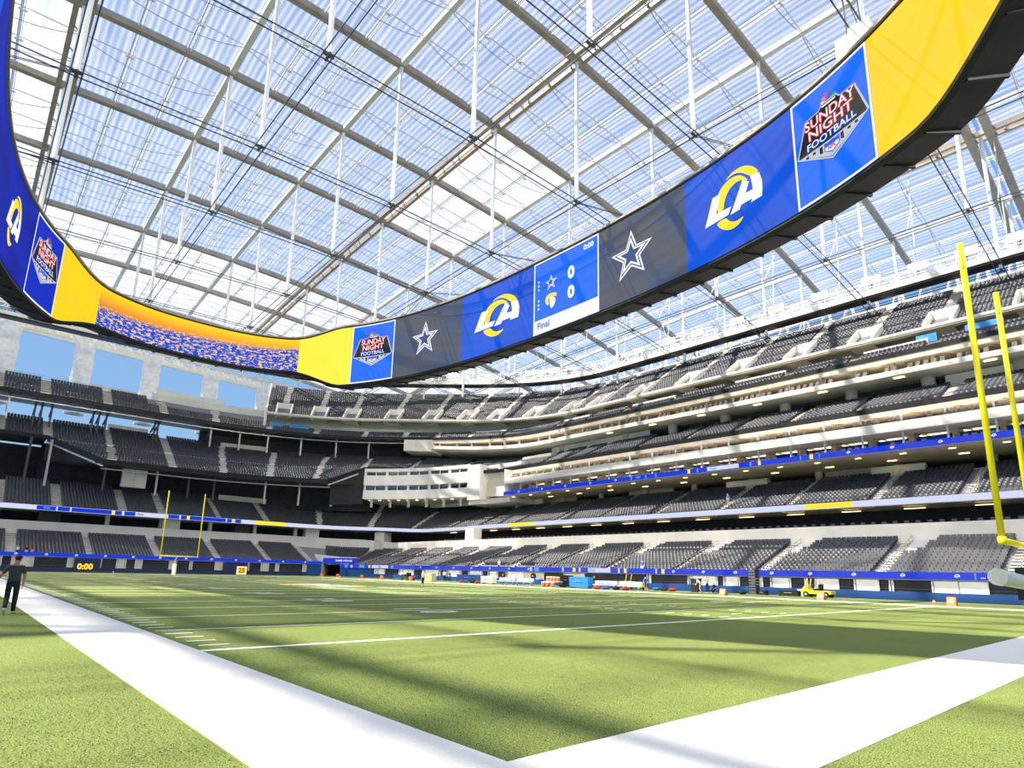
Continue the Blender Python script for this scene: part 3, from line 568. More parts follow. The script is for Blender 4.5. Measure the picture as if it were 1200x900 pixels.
# --- upper deck ------------------------------------------------------------------
Z_rb = (39.6, 39.1, 36.55); gU = T5.sig(313, 470); D5a, D5b, N5 = 0.8, 18.0, 20
Z5f, Z5b = (39.5, 39.1, 36.8), (51.4, 50.9, 48.1)
ud = deck(T5, D5a, D5b, N5, Z5f, Z5b, lambda d: (gU, T5.g1), M_deck, 'seating_tier'); tag(ud, 'steep upper deck of seats under the roof edge', 'stand', kind='structure')
slab(T5, -0.3, 0.8, Z_rb, up(Z_rb, 0.55), mat('deck_edge', (0.66, 0.58, 0.46), 0.6, noise=0.05), gU, T5.g1, 'front_fascia', ud)
slab(T5, -0.4, -0.3, up(Z_rb, 0.25), up(Z_rb, 0.62), M_white, gU, T5.g1, 'front_trim', ud)
slab(T5, 18, 18.5, up(Z5b, -1.0), up(Z5b, 0.95), M_concl, gU, T5.g1, 'back_parapet', ud)
A5 = [T5.sig(px, py, .8) for px, py in ((332, 482), (373, 485), (410, 488), (458, 491), (502, 491), (543, 490), (578, 488), (620, 484), (662, 478))] + [T5.gy(y) for y in (80.5, 69.3, 58, 47.4, 36.8, 26.7, 16.6, 6.2, -4.5, -15)]
vom = [(a-1.9, a+1.9, 1, 6) for a in A5]
seat_rows(T5, D5a, D5b, N5, Z5f, Z5b, A5, lambda d: (gU+0.8, T5.g1), voms=vom, first=1)
stairs(T5, D5a, D5b, N5, Z5f, Z5b, A5, ud, 1.7, M_concl, k0=6)
for a in A5:                                   # vomitory portal: two cheek walls and lintel
    b = MB(); td = (D5b-D5a)/N5
    for s_ in (-1, 1):
        P = lambda d, h: np.array(T5.P(a+s_*1.7, d, tuple(p+(q-p)*max(0, (d-D5a))/(D5b-D5a) for p, q in zip(Z5f, Z5b))))+np.array((0, 0, h))
        lo = [P(D5a, -0.2), P(D5a+6.2*td, -0.2), P(D5a+6.2*td, 1.3), P(D5a, 1.2)]
        nn = T5.pn(a)[1]; tt = np.array((nn[1], -nn[0], 0))*0.18
        b.add([p+tt for p in lo]+[p-tt for p in lo], [(0, 1, 2, 3), (7, 6, 5, 4), (0, 4, 5, 1), (1, 5, 6, 2), (2, 6, 7, 3), (3, 7, 4, 0)], M_concl)
    zt = tuple(p+(q-p)*6/N5+0.9 for p, q in zip(Z5f, Z5b)); slab(T5, D5a+5.6*td, D5a+6.2*td, up(zt, -2.2), up(zt, 0.3), M_concl, a-1.8, a+1.8, mb=b)
    slab(T5, D5a, D5a+5.6*td, Z5f, up(Z5f, 0.1), M_concl, a-1.7, a+1.7, mb=b); b.build('vomitory', ud)
b = MB(); P0 = [T5.P(gU, d, tuple(p+(q-p)*(d-D5a)/(D5b-D5a)-0.6 for p, q in zip(Z5f, Z5b))) for d in (0, 18)]; P1 = [T5.P(gU, d, tuple(p+(q-p)*(d-D5a)/(D5b-D5a)+1.1 for p, q in zip(Z5f, Z5b))) for d in (0, 18)]
b.quad(P0[0], P0[1], P1[1], P1[0], M_concl); b.bar(T5.P(gU, 0, 34), T5.P(gU, 0, 41), 0.5, M_white); b.bar(P1[0], P1[1], 0.4, M_white); b.build('end_cheek', ud)
b = MB(); sweep(T5, [(1, up(Z_rb, 0.1)), (18.4, up(Z5b, -1.1))], M_dark, gU, T5.g1, mb=b); b.build('underside', ud)
b = MB(); sweep(T5, [(6, up(Z_rb, -3.5)), (6, up(Z_rb, 4.0))], M_concl, gU, T5.g1, mb=b); b.build('back_wall', ud)
# parapet over the end zone at the top of tier 4
pb = MB(); slab(T4, 7.0, 8.5, 36, 41.3, M_concl, T4.sig(176, 478, 7), T4.sig(312, 490, 7), mb=pb); slab(T4, 7.4, 9, 41.2, 42.6, M_white, T4.sig(182, 470, 7), T4.sig(262, 480, 7), mb=pb)
slab(T4, 7.0, 8.2, 38.5, 40.7, M_concl, T4.sig(104, 455, 7), T4.sig(160, 465, 7), mb=pb); pb.build('parapet', t4e)
b = MB(); b.poly([T4.P(g, 7.1, 40.6) for g in T4.st(T4.g0, T4.sig(104, 455, 7))], 0.07, M_rail); b.poly([T4.P(g, 7.1, 40.1) for g in T4.st(T4.g0, T4.sig(104, 455, 7))], 0.05, M_rail)
for g in T4.st(T4.g0, T4.sig(104, 455, 7), 2.5): b.bar(T4.P(g, 7.1, 39.3), T4.P(g, 7.1, 40.6), 0.06, M_rail)
b.build('guard_rail', t4e)
# ------------------------------------------------------------------ SEATS: the 300 that show largest as objects, the rest as one object
def seat_mesh():
    b = MB()  # faces local -x (towards the field), origin on the tread
    def bx(lo, hi, tilt=0.0):
        x0, y0, z0 = lo; x1, y1, z1 = hi
        b.add([(x0,y0,z0),(x1,y0,z0),(x1,y1,z0),(x0,y1,z0),(x0+tilt,y0,z1),(x1+tilt,y0,z1),(x1+tilt,y1,z1),(x0+tilt,y1,z1)], [(0,3,2,1),(4,5,6,7),(0,1,5,4),(1,2,6,5),(2,3,7,6),(3,0,4,7)], M_seat)
    bx((0.10, -0.235, 0.30), (0.16, 0.235, 0.88), 0.10)       # backrest
    bx((-0.22, -0.225, 0.38), (0.13, 0.225, 0.45), 0.0)       # seat pan
    bx((0.05, -0.05, 0.0), (0.13, 0.05, 0.40), 0.0)           # pedestal
    return b
sb = seat_mesh(); seat_me = sb.mesh('stadium_seat')
def _pp(C, g, d): return C.P(g, d, 0.0)[:2]
PSEAT = [_pp(T1, T1.gy(atx(752.5, 662, 64.4)[1]), 1.45), _pp(T1, T1.gy(atx(584.5, 660, 64.4)[1]), 1.45)]+[_pp(T1, T1.sig(a_, b_, 2.0), 1.6) for a_, b_ in ((21, 641), (31, 644), (38, 645))]
SEATS = [q for q in SEATS if q[2] > 5 or all((q[0]-p[0])**2+(q[1]-p[1])**2 > 0.55**2 for p in PSEAT)]
A = np.array(SEATS); dist = np.hypot(A[:, 0]-CAM[0], A[:, 1]-CAM[1]) + 3.0*np.abs(A[:, 2]-CAM[2])
# pixels of each seat, to take only those in the frame
Rm = np.stack([_r2, _u2, _f]); C_ = (A[:, :3]-CAM)@Rm.T; px = PCX+FPX*C_[:, 0]/C_[:, 2]; py = PCY-FPX*C_[:, 1]/C_[:, 2]
inside = (C_[:, 2] > 0) & (px > 0) & (px < 1200) & (py > 0) & (py < 900)
order = np.argsort(np.where(inside, C_[:, 2], 1e9)); near = order[:300]; rest = order[300:]
for i in near:
    o = bpy.data.objects.new('stadium_seat', seat_me); COL.objects.link(o); o.location = tuple(A[i, :3]); o.rotation_euler = (0, 0, A[i, 3]); tag(o, 'dark grey plastic stadium seat in the rows nearest the goal post', 'seat', 'dark grey stadium seats')
V = np.array(sb.v); nv = len(V); B = A[rest]; c, s_ = np.cos(B[:, 3])[:, None], np.sin(B[:, 3])[:, None]
X = B[:, 0:1]+V[:, 0]*c-V[:, 1]*s_; Y = B[:, 1:2]+V[:, 0]*s_+V[:, 1]*c; Z = B[:, 2:3]+V[:, 2][None, :]+0*c
VV = np.stack([X, Y, Z], 2).reshape(-1, 3); F = np.array(sb.f); FF = (F[None]+(np.arange(len(B))*nv)[:, None, None]).reshape(-1, 4)
me = bpy.data.meshes.new('stadium_seats'); me.vertices.add(len(VV)); me.vertices.foreach_set('co', VV.ravel().astype(np.float32))
me.loops.add(FF.size); me.loops.foreach_set('vertex_index', FF.ravel().astype(np.int32)); me.polygons.add(len(FF)); me.polygons.foreach_set('loop_start', np.arange(0, FF.size, 4, dtype=np.int32))
me.update(calc_edges=True); me.validate(); me.materials.append(M_seat)
o = bpy.data.objects.new('stadium_seats', me); COL.objects.link(o); tag(o, 'thousands of dark grey plastic seats filling every tier of the stands', 'seats', kind='stuff')
print('SEATS', len(A))
# ------------------------------------------------------------------ ROOF
RS = 18.29; RX0, RY0 = -2.18, 65.26
def rz_(x, y):
    u = max((x-24)/50, -0.6); v = (y-55)/50; return 75.08+1.48*u-0.54*v-2.51*u*u-0.84*v*v-0.69*u*v
I0, I1, J0, J1 = -5, 8, -6, 7
def etfe(name, tfac, stripe, tint=(0.98, 0.98, 1.0), fac=0.62):
    m = bpy.data.materials.new(name); m.use_nodes = True; t = m.node_tree; N = t.nodes.new; L = t.links.new; t.nodes.remove(t.nodes['Principled BSDF']); out = t.nodes['Material Output']
    g = N('ShaderNodeNewGeometry'); sp = N('ShaderNodeSeparateXYZ'); L(g.outputs['Position'], sp.inputs[0])
    w_ = N('ShaderNodeMath'); w_.operation = 'MULTIPLY'; L(sp.outputs[0], w_.inputs[0]); w_.inputs[1].default_value = 2*PI/0.87
    s = N('ShaderNodeMath'); s.operation = 'SINE'; L(w_.outputs[0], s.inputs[0])
    mp = N('ShaderNodeMapping'); mp.inputs['Scale'].default_value = (1.2, 0.05, 1); L(g.outputs['Position'], mp.inputs[0]); n = N('ShaderNodeTexNoise'); n.inputs['Scale'].default_value = 1.0; n.inputs['Detail'].default_value = 3; L(mp.outputs[0], n.inputs['Vector'])
    a = N('ShaderNodeMath'); a.operation = 'MULTIPLY_ADD'; L(s.outputs[0], a.inputs[0]); a.inputs[1].default_value = stripe; a.inputs[2].default_value = tfac
    nm2 = N('ShaderNodeMath'); nm2.operation = 'MULTIPLY_ADD'; L(n.outputs[0], nm2.inputs[0]); nm2.inputs[1].default_value = 0.5; nm2.inputs[2].default_value = -0.25
    ad = N('ShaderNodeMath'); ad.operation = 'ADD'; ad.use_clamp = True; L(a.outputs[0], ad.inputs[0]); L(nm2.outputs[0], ad.inputs[1])
    tr = N('ShaderNodeBsdfTransparent'); tr.inputs[0].default_value = (*tint, 1); tl = N('ShaderNodeBsdfTranslucent'); tl.inputs[0].default_value = (0.86, 0.87, 0.9, 1); df = N('ShaderNodeBsdfDiffuse'); df.inputs[0].default_value = (0.85, 0.86, 0.88, 1)
    m1 = N('ShaderNodeMixShader'); m1.inputs[0].default_value = fac; L(tl.outputs[0], m1.inputs[1]); L(df.outputs[0], m1.inputs[2])
    m2 = N('ShaderNodeMixShader'); L(ad.outputs[0], m2.inputs[0]); L(m1.outputs[0], m2.inputs[1]); L(tr.outputs[0], m2.inputs[2]); L(m2.outputs[0], out.inputs[0]); return m
M_etfe_clear = etfe('roof_film_clear', 0.68, 0.12, fac=0.68); M_etfe = etfe('roof_film_printed', 0.18, 0.08, fac=0.72); M_etfe_milk = etfe('roof_film_milky', 0.35, 0.03)
roof = empty('ceiling', (35, 65, 75)); tag(roof, 'translucent film roof on a steel cable grid over the field', 'roof', kind='structure'); RO = Vector((35, 65, 75)); RINV = Matrix.Translation(-RO)
def rpart(o): o.parent = roof; o.matrix_parent_inverse = RINV; return o
panels = []
for i in range(I0*3, I1*3):
    for j in range(J0, J1):
        x0 = RX0+i*RS/3; y0 = RY0+j*RS; cx, cy = x0+RS/6, y0+RS/2
        c = np.array([cx, cy, rz_(cx, cy)-0.0])-CAM; dp = c@_f; qx = PCX+FPX*(c@_r2)/dp; qy = PCY-FPX*(c@_u2)/dp
        vis = dp > 5 and -80 < qx < 1280 and -120 < qy < 480
        panels.append((0 if vis else 1, np.linalg.norm(c), x0, y0, j))
panels.sort(key=lambda p: p[:2]); restb = MB()
for k, (_, _, x0, y0, j) in enumerate(panels):
    b = MB() if k < 300 else restb; nx, ny = 2, 6; G = []
    for r in range(ny+1):
        G.append([])
        for q in range(nx+1):
            x = x0+0.12+(RS/3-0.24)*q/nx; y = y0+0.25+(RS-0.5)*r/ny; bul = 0.5*math.sin(PI*q/nx)*min(1, 1.6*math.sin(PI*r/ny)); G[-1].append((x, y, rz_(x, y)+0.55+bul))
    b.grid(G, M_etfe_milk if (j in (0, 1) and RX0+3*RS-1 < x0 < RX0+4*RS-1) else (M_etfe if ((x0 < RX0-1 and j not in (-3, -2, 0)) or j >= 4) else M_etfe_clear))
    if k < 300: rpart(b.build('roof_panel', smooth=True))
o = rpart(restb.build('roof_panel', smooth=True)); o['kind'] = 'stuff'
XA = [RX0+i*RS for i in range(I0, I1+1)]; YB = [RY0+j*RS for j in range(J0, J1+1)]
for n, x in zip(range(I0, I1+1), XA):                       # main beams along the field
    b = MB(); ys = np.arange(YB[0], YB[-1]+0.1, RS/2); dbl = n in (-2, 0, 3, 6)
    for off in ((-0.85, 0.85) if dbl else (0,)): b.poly([(x+off, y, rz_(x, y)-0.1) for y in ys], 0.65 if dbl else 0.8, M_steelb if dbl else M_steel, 0.8)
    if dbl:
        for y in np.arange(YB[0], YB[-1], RS/4): b.bar((x-0.85, y, rz_(x, y)-0.1), (x+0.85, y+2, rz_(x, y+2)-0.1), 0.15, M_steelb)
    rpart(b.build('main_beam'))
for n, y in zip(range(J0, J1+1), YB):
    b = MB(); xs = np.arange(XA[0], XA[-1]+0.1, RS/2); thick = n in (-3,)
    for off in ((-1.3, 1.3) if thick else (0,)): b.poly([(x, y+off, rz_(x, y)-0.2) for x in xs], 0.9 if not thick else 1.1, M_steelb, 0.9)
    rpart(b.build('cross_beam'))
for x in [xa+RS*f for xa in XA[:-1] for f in (1/3, 2/3)]:   # light purlins along the field, in pairs
    b = MB(); ys = np.arange(YB[0], YB[-1]+0.1, RS/2); b.poly([(x-0.12, y, rz_(x, y)+0.05) for y in ys], 0.16, M_steel, 0.3); b.poly([(x+0.3, y, rz_(x, y)-0.25) for y in ys], 0.09, M_steel)
    for y in np.arange(YB[0], YB[-1], RS/3): b.bar((x-0.4, y, rz_(x, y)-0.2), (x+0.6, y, rz_(x, y)-0.2), 0.2, M_steel)
    rpart(b.build('purlin'))
for y in [yb+RS*f for yb in YB[:-1] for f in (1/3, 2/3)]:   # cable trusses across: straight tie, sagging cable, hangers
    b = MB(); b.poly([(x, y, rz_(x, y)+0.2) for x in np.arange(XA[0], XA[-1]+0.1, RS/2)], 0.12, M_steel)
    for xa in XA[:-1]:
        pts = [(xa+RS*k/8, y, rz_(xa+RS*k/8, y)-0.1-2.0*(1-(2*k/8-1)**2)) for k in range(9)]; b.poly(pts, 0.11, M_steelb, n=3)
        for k in (3, 5): b.bar(pts[k], (pts[k][0], y, rz_(pts[k][0], y)+0.2), 0.06, M_steel, n=3)
    rpart(b.build('cable_truss'))
ZC = 51.5
NI = range(-3, 8); NJ = range(-5, 7)
def zc(x, y): return rz_(x, y)-23.3
for i in NI:
    for j in NJ:
        x, y = RX0+i*RS, RY0+j*RS
        if y > 140 or x > 130: continue
        b = MB(); b.bar((x, y, zc(x, y)), (x, y, rz_(x, y)-0.3), 0.55, M_strut, n=8); b.bar((x-0.6, y, zc(x, y)), (x+0.6, y, zc(x, y)), 0.25, M_dsteel); b.bar((x, y-0.6, zc(x, y)-0.2), (x, y+0.6, zc(x, y)-0.2), 0.25, M_dsteel); rpart(b.build('strut'))
for i in NI:
    x = RX0+i*RS
    if x > 130: continue
    b = MB()
    for off in (-0.5, 0.5): b.poly([(x+off, y, zc(x, y)) for y in np.arange(RY0-5*RS, 140, RS)], 0.15, M_cable, n=5)
    rpart(b.build('lower_cable'))
for j in NJ:
    y = RY0+j*RS
    if y > 140: continue
    b = MB()
    for off in (-0.5, 0.5): b.poly([(x, y+off, zc(x, y)-0.2) for x in np.arange(RX0-3*RS, 130, RS)], 0.15, M_cable, n=5)
    rpart(b.build('lower_cable'))
# roof edge over the end zone: edge beam, lattice, wrapped columns
ye = RY0+7*RS-12
b = MB(); zb_ = lambda x: 56.8-(x+2)*0.043
for x in np.arange(-60, 72, 4.0):
    za, zc2 = zb_(x), zb_(x+4)
    b.bar((x, ye, za+0.5), (x+4, ye, zc2+0.5), 1.0, M_concl, 1.0); b.bar((x, ye, za+3.2), (x+4, ye, zc2+3.2), 0.7, M_steel); b.bar((x, ye-3, za+6), (x+4, ye-3, zc2+6), 0.6, M_steel)
    b.bar((x, ye, za+0.5), (x+2, ye, za+3.2), 0.45, M_wrap); b.bar((x+2, ye, za+3.2), (x+4, ye, zc2+0.5), 0.45, M_wrap); b.bar((x, ye, za+3.2), (x+2, ye-3, za+6), 0.4, M_steel); b.bar((x+2, ye-3, za+6), (x, ye+4, rz_(x, ye)-1), 0.4, M_steel)
    b.bar((x, ye+0.5, za+1.5), (x+4, ye+2.5, zc2+2.6), 0.8, M_wrap, 1.6)
rpart(b.build('edge_truss'))
for k in range(-2, 5):
    x = -1.6+15.24*k; b = MB(); n = 20; rows = []
    for r in range(15):
        z = 38+(zb_(x)+0.6-38)*r/14; rows.append([(x+(2.15+0.12*math.sin(3*a+r*0.9)+0.10*math.sin(7*a-r*1.7))*math.cos(a), ye-0.5+(2.15+0.12*math.sin(3*a+r*0.9)+0.10*math.sin(7*a-r*1.7))*math.sin(a), z) for a in np.linspace(0, 2*PI, n+1)])
    b.grid(rows, M_wrap); o = b.build('wrapped_column', smooth=True); tag(o, 'wrapped white column holding up the roof edge over the end zone', 'column', 'wrapped white roof columns', 'structure')
# right-hand perimeter lattice beyond the upper deck
b = MB(); xp = 138
for y in np.arange(-50, 170, 5.0):
    b.bar((xp, y, 52), (xp, y+5, 52), 0.6, M_steel); b.bar((xp, y, 52), (xp+3, y+2.5, 66), 0.5, M_wrap); b.bar((xp+3, y+2.5, 66), (xp, y+5, 52), 0.5, M_wrap); b.bar((xp-4, y, 58), (xp-4, y+5, 58), 0.5, M_steel); b.bar((xp-4, y, 58), (xp, y+2.5, 52), 0.35, M_wrap); b.bar((xp-4, y+5, 58), (xp, y+2.5, 52), 0.35, M_wrap)
rpart(b.build('edge_truss'))
# ------------------------------------------------------------------ LIGHTING CATWALK above the upper deck
CK = Curve(106, 161, 77); Zk = (53.0, 52.0, 48.9)
ck = empty('lighting_catwalk', CK.P(0, 0, Zk)); tag(ck, 'white lighting catwalk with a black lower edge hung under the roof edge', 'catwalk', kind='structure'); cko = np.array(ck.location)
def kp(o): return fix(o, ck, cko)
kp(slab(CK, 0, 2.4, up(Zk, 0.15), up(Zk, 0.50), M_black, name='lower_chord')); kp(slab(CK, -0.15, 2.2, up(Zk, 0.50), up(Zk, 1.2), M_concl, name='walkway'))
b = MB(); ss = CK.st(CK.g0, CK.g1, 3.0, 2.3)
for h in (1.5, 2.0, 3.6): b.poly([CK.P(g, 0, up(Zk, h)) for g in ss], 0.13, M_strut)
b.poly([CK.P(g, 2.2, up(Zk, 3.8)) for g in ss], 0.35, M_strut)
for i, g in enumerate(ss):
    b.bar(CK.P(g, 0, up(Zk, 0.9)), CK.P(g, 0, up(Zk, 2.0 if i % 2 else 3.7)), 0.12 if i % 2 else 0.25, M_strut); b.bar(CK.P(g, 2.2, up(Zk, 0.9)), CK.P(g, 2.2, up(Zk, 3.8)), 0.2, M_strut)
    if i+1 < len(ss): b.bar(CK.P(g, 2.2, up(Zk, 0.9)), CK.P(ss[i+1], 2.2, up(Zk, 3.8)), 0.15, M_strut)
kp(b.build('railing'))
b = MB()
for i, g in enumerate(ss[::4]):
    p = CK.P(g, 1, up(Zk, 3.8)); b.bar(p, (p[0]+2, p[1], rz_(p[0], p[1])-1 if p[1] < 150 and p[0] < 140 else p[2]+8), 0.14, M_strut, n=5); b.bar(p, (p[0]-3, p[1], p[2]+5), 0.1, M_strut, n=4); b.bar((p[0]-3, p[1], p[2]+5), (p[0]+2, p[1], p[2]+12), 0.1, M_strut, n=4)
kp(b.build('hanger'))
def make_flood():
    r = empty('floodlight', (0, 0, 0)); b = MB(); b.box((0.0, -1.5, -0.5), (0.5, 1.5, 0.9), M_steel); b.bar((0.25, 0, -0.5), (0.25, 0, -1.2), 0.15, M_dsteel); b.build('housing', r)
    for yy in (-1.0, 0.0, 1.0):
        for zz_ in (-0.1, 0.5):
            b = MB(); b.lathe([(0.30, 0), (0.26, 0.08)], M_flood, 10); o = b.build('lens', r); o.rotation_euler = (0, -PI/2-0.5, 0); o.location = (-0.05, yy, zz_)
    return r
fl = make_flood(); flused = False
def flood(P, rzf, label, group, power=0, aim=None):
    global flused
    r = dup(fl) if flused else fl; flused = True
    r.location = P; r.rotation_euler = (0, 0, rzf); tag(r, label, 'floodlight', group)
    if power:  # fill beam, only for the floodlights added out of view
        ld = bpy.data.lights.new('fill_beam', 'SPOT'); ld.energy = power; ld.spot_size = math.radians(46); ld.spot_blend = 0.6; ld.shadow_soft_size = 1.2; ld.color = (1.0, 0.93, 0.82)
        lo = bpy.data.objects.new('fill_beam', ld); COL.objects.link(lo); d = Vector(aim)-Vector(P); lo.location = Vector(P)+d.normalized()*1.2; lo.rotation_euler = d.to_track_quat('-Z', 'Y').to_euler()
for i, g in enumerate([CK.sig(px_, py_) for px_, py_ in ((495, 443), (530, 441), (622, 428), (650, 424))]+[CK.gy(y) for y in (76, 68, 61, 52, 44, 36, 27.5, 20.5, 14, 7.5, -0.5)]):
    p, n_ = CK.pn(g); flood(CK.P(g, -0.2, up(Zk, 2.9)), math.atan2(n_[1], n_[0]), 'white stadium floodlight on the catwalk below the roof', 'catwalk floodlights')
# the catwalk goes on round the bowl: near sideline and near end, unseen, with floodlights added to brighten the stands
cw = MB(); cw.box((-65.5, -50, 49.0), (-63.2, 160, 50.0), M_concl); cw.box((-59, -54, 49.0), (110, -51.7, 50.0), M_concl)
for y in range(-50, 161, 6): cw.bar((-63.3, y, 50), (-63.3, y, 52), 0.12, M_strut)
cw.bar((-63.3, -50, 52), (-63.3, 160, 52), 0.12, M_strut); kp(cw.build('walkway'))
for y in np.arange(-8, 118, 9.0): flood((-62.9, float(y), 51.6), PI, 'unseen floodlight added on the near sideline catwalk to brighten the stands', 'added floodlights over the near sideline', FILLW, (82, float(y)+4, 9))
for x in np.arange(-20, 80, 12.0): flood((float(x), -51.5, 51.6), -PI/2, 'unseen floodlight added on the near end catwalk to brighten the stands', 'added floodlights over the near end', FILLW, (float(x)*0.7+18, 142, 12))
# ------------------------------------------------------------------ VIDEO BOARD (oval ring hung over the field, screens on its inner face)
VA, VBB, VN, VCX, VCY = 32.0, 61.0, 2.5, 24.4, 54.9
tt = np.linspace(0, 2*PI, 4001); vx = VCX+VA*np.sign(np.sin(tt))*np.abs(np.sin(tt))**(2/VN); vy = VCY+VBB*np.sign(np.cos(tt))*np.abs(np.cos(tt))**(2/VN)   # starts at the far end, runs clockwise seen from above
vs_ = np.concatenate([[0], np.cumsum(np.hypot(np.diff(vx), np.diff(vy)))]); VL = vs_[-1]
def vpos(s):
    s = s % VL; x = np.interp(s, vs_, vx); y = np.interp(s, vs_, vy); e = 0.3
    dx = np.interp((s+e) % VL, vs_, vx)-np.interp((s-e) % VL, vs_, vx); dy = np.interp((s+e) % VL, vs_, vy)-np.interp((s-e) % VL, vs_, vy); n = math.hypot(dx, dy)
    return x, y, (-dy/n, dx/n)      # outward normal (clockwise run -> left is outward)
def sm(a, b, x): t = min(1, max(0, (x-a)/(b-a))); return t*t*(3-2*t)
def vz(s):
    x, y, _ = vpos(s); k = sm(103.5, 112.0, max(y, 2*VCY-y)); return 36.6+(39.6-36.6)*k, 48.3+(46.0-48.3)*k
def vpt(s, v, off):
    """point on the inner face: arc length s, v = 0..1 up the screen, off metres in front of it"""
    x, y, n = vpos(s); zb, zt = vz(s); return (x-n[0]*off, y-n[1]*off, zb+(zt-zb)*v)
def vsig(px_, py_):
    r = ray(px_, py_); az = math.atan2(r[0], r[1]); a = np.arctan2(vx-CAM[0], vy-CAM[1]); d = np.hypot(vx-CAM[0], vy-CAM[1]); dif = np.abs((a-az+PI) % (2*PI)-PI)
    k = np.where(dif < 0.004)[0]
    if len(k) == 0: k = np.array([int(np.argmin(dif))])
    far = k[d[k] > d[k].max()-8]; k = far[np.argmin(dif[far])]; return vs_[k]
board = empty('video_board', (VCX, VCY, 36)); tag(board, 'giant oval double-height video board ring hung over the field', 'video board'); VINV = Matrix.Translation(-Vector((VCX, VCY, 36)))
def vp(o, par=None):
    o.parent = par or board
    if par is None: o.matrix_parent_inverse = VINV
    return o
b = MB(); S_ = np.linspace(0, VL, 181); TH = 3.8; rows = [[], [], [], [], [], []]
for s in S_:
    x, y, n = vpos(s); zb, zt = vz(s); f_ = 0.28
    for r, (d, z) in enumerate(((0.05, zb-f_), (0.05, zt+f_), (TH, zt+f_-0.3), (TH, zb+0.1), (0.4, zb-f_-0.35), (0.05, zb-f_))): rows[r].append((x+n[0]*d, y+n[1]*d, z))
M_frame = mat('board_frame', (0.012, 0.012, 0.014), 0.45, noise=0.2, nscale=1.0, spec=0.4)
b.grid(rows, M_frame); vp(b.build('frame'))
b = MB()
for s in np.arange(0, VL, 4.0):
    x, y, n = vpos(s); zb, zt = vz(s); b = MB(); b.bar((x+n[0]*0.5, y+n[1]*0.5, zb-0.6), (x+n[0]*TH, y+n[1]*TH, zb-0.02), 0.25, M_frame); vp(b.build('underside_rib'))
b = MB(); b.poly([(vpos(s)[0], vpos(s)[1], vz(s)[1]+0.42) for s in S_], 0.45, mat('board_cap', (0.35, 0.30, 0.25), 0.5), 0.28); vp(b.build('top_cap'))
def screen_panel(s0, s1, m, name='screen_panel', v0=0.0, v1=1.0, off=0.02, par=None):
    b = MB(); n = max(2, int(abs(s1-s0)/1.2)); ss = np.linspace(s0, s1, n+1); b.grid([[vpt(s, v, off) for s in ss] for v in (v0, v1)], m); o = b.build(name)
    uv = o.data.uv_layers.new(name='UVMap'); co = [(i/n, v) for v in (0, 1) for i in range(n+1)]
    for l in o.data.loops: uv.data[l.index].uv = co[l.vertex_index]
    vp(o, par)
    return o
def art(par, s0, s1, polys, m, name, off=0.10):
    """2D polygons [(u, v)...] in the panel, mapped onto the curved screen (cut every 1.5 m so that they follow it)"""
    bm = bmesh.new()
    for P in polys:
        if isinstance(P, tuple):    # (verts, faces)
            vv = [bm.verts.new((s0+(s1-s0)*u, v, 0)) for u, v in P[0]]
            for f in P[1]:
                try: bm.faces.new([vv[i] for i in f])
                except ValueError: pass
        else: bm.faces.new([bm.verts.new((s0+(s1-s0)*u, v, 0)) for u, v in P])
    bmesh.ops.triangulate(bm, faces=bm.faces[:])
    lo = min(v.co.x for v in bm.verts); hi = max(v.co.x for v in bm.verts)
    for c in np.arange(math.ceil(lo/1.5)*1.5, hi, 1.5): bmesh.ops.bisect_plane(bm, geom=bm.verts[:]+bm.edges[:]+bm.faces[:], plane_co=(c, 0, 0), plane_no=(1, 0, 0))
    for v in bm.verts: v.co = Vector(vpt(v.co.x, v.co.y, off))
    me = bpy.data.meshes.new(name); bm.to_mesh(me); bm.free(); me.materials.append(m); o = bpy.data.objects.new(name, me); COL.objects.link(o); o.parent = par; return o
def norm(pts, x0, x1, top, bot):
    """photo pixels -> panel (u, v) for a panel between columns x0, x1 with sloping top and bottom edges"""
    out = []
    for x, y in pts:
        u = (x-x0)/(x1-x0); t = top[0]+(top[1]-top[0])*u; b_ = bot[0]+(bot[1]-bot[0])*u; out.append((u, (b_-y)/(b_-t)))
    return out
def smooth_poly(pts, n=2):
    for _ in range(n):
        q = []
        for a, b_ in zip(pts, pts[1:]+pts[:1]): q += [(0.75*a[0]+0.25*b_[0], 0.75*a[1]+0.25*b_[1]), (0.25*a[0]+0.75*b_[0], 0.25*a[1]+0.75*b_[1])]
        pts = q
    return pts
cr = lambda P: [(540+x/12, 330+y/12) for x, y in P]
LA = {}
nz = lambda P: norm(cr(P), 541, 626, (350, 319), (427, 402))
LA['letter_l'] = ('w', [nz([(305,470),(400,440),(335,640),(505,595),(470,672),(205,765)])])
LA['horn'] = ('y', [nz([(365,450),(410,385),(470,335),(540,305),(610,303),(665,335),(702,388),(640,362),(600,360),(555,375),(500,415),(455,480),(430,550),(420,615),(335,640),(400,440)]),
                    nz([(335,735),(440,695),(470,735),(520,755),(570,748),(635,715),(600,765),(540,810),(470,828),(400,810),(355,775)]),
                    nz([(452,332),(500,280),(560,245),(640,222),(720,235),(780,275),(815,330),(722,345),(690,322),(640,288),(580,275),(520,288)])])
LA['letter_a'] = ('w', [nz([(722,345),(815,330),(840,420),(838,500),(828,570),(715,605),(728,570),(740,490),(738,430)]),
                        nz([(640,362),(705,395),(665,500),(740,482),(728,570),(612,605),(590,648),(490,680),(530,600)])])
M_sw = screen('screen_white', (0.95, 0.96, 1.0), 1.0); M_sy = screen('screen_yellow', srgb(255, 214, 0), 1.0); M_sy2 = screen('screen_logo_yellow', srgb(255, 228, 30), 1.0)
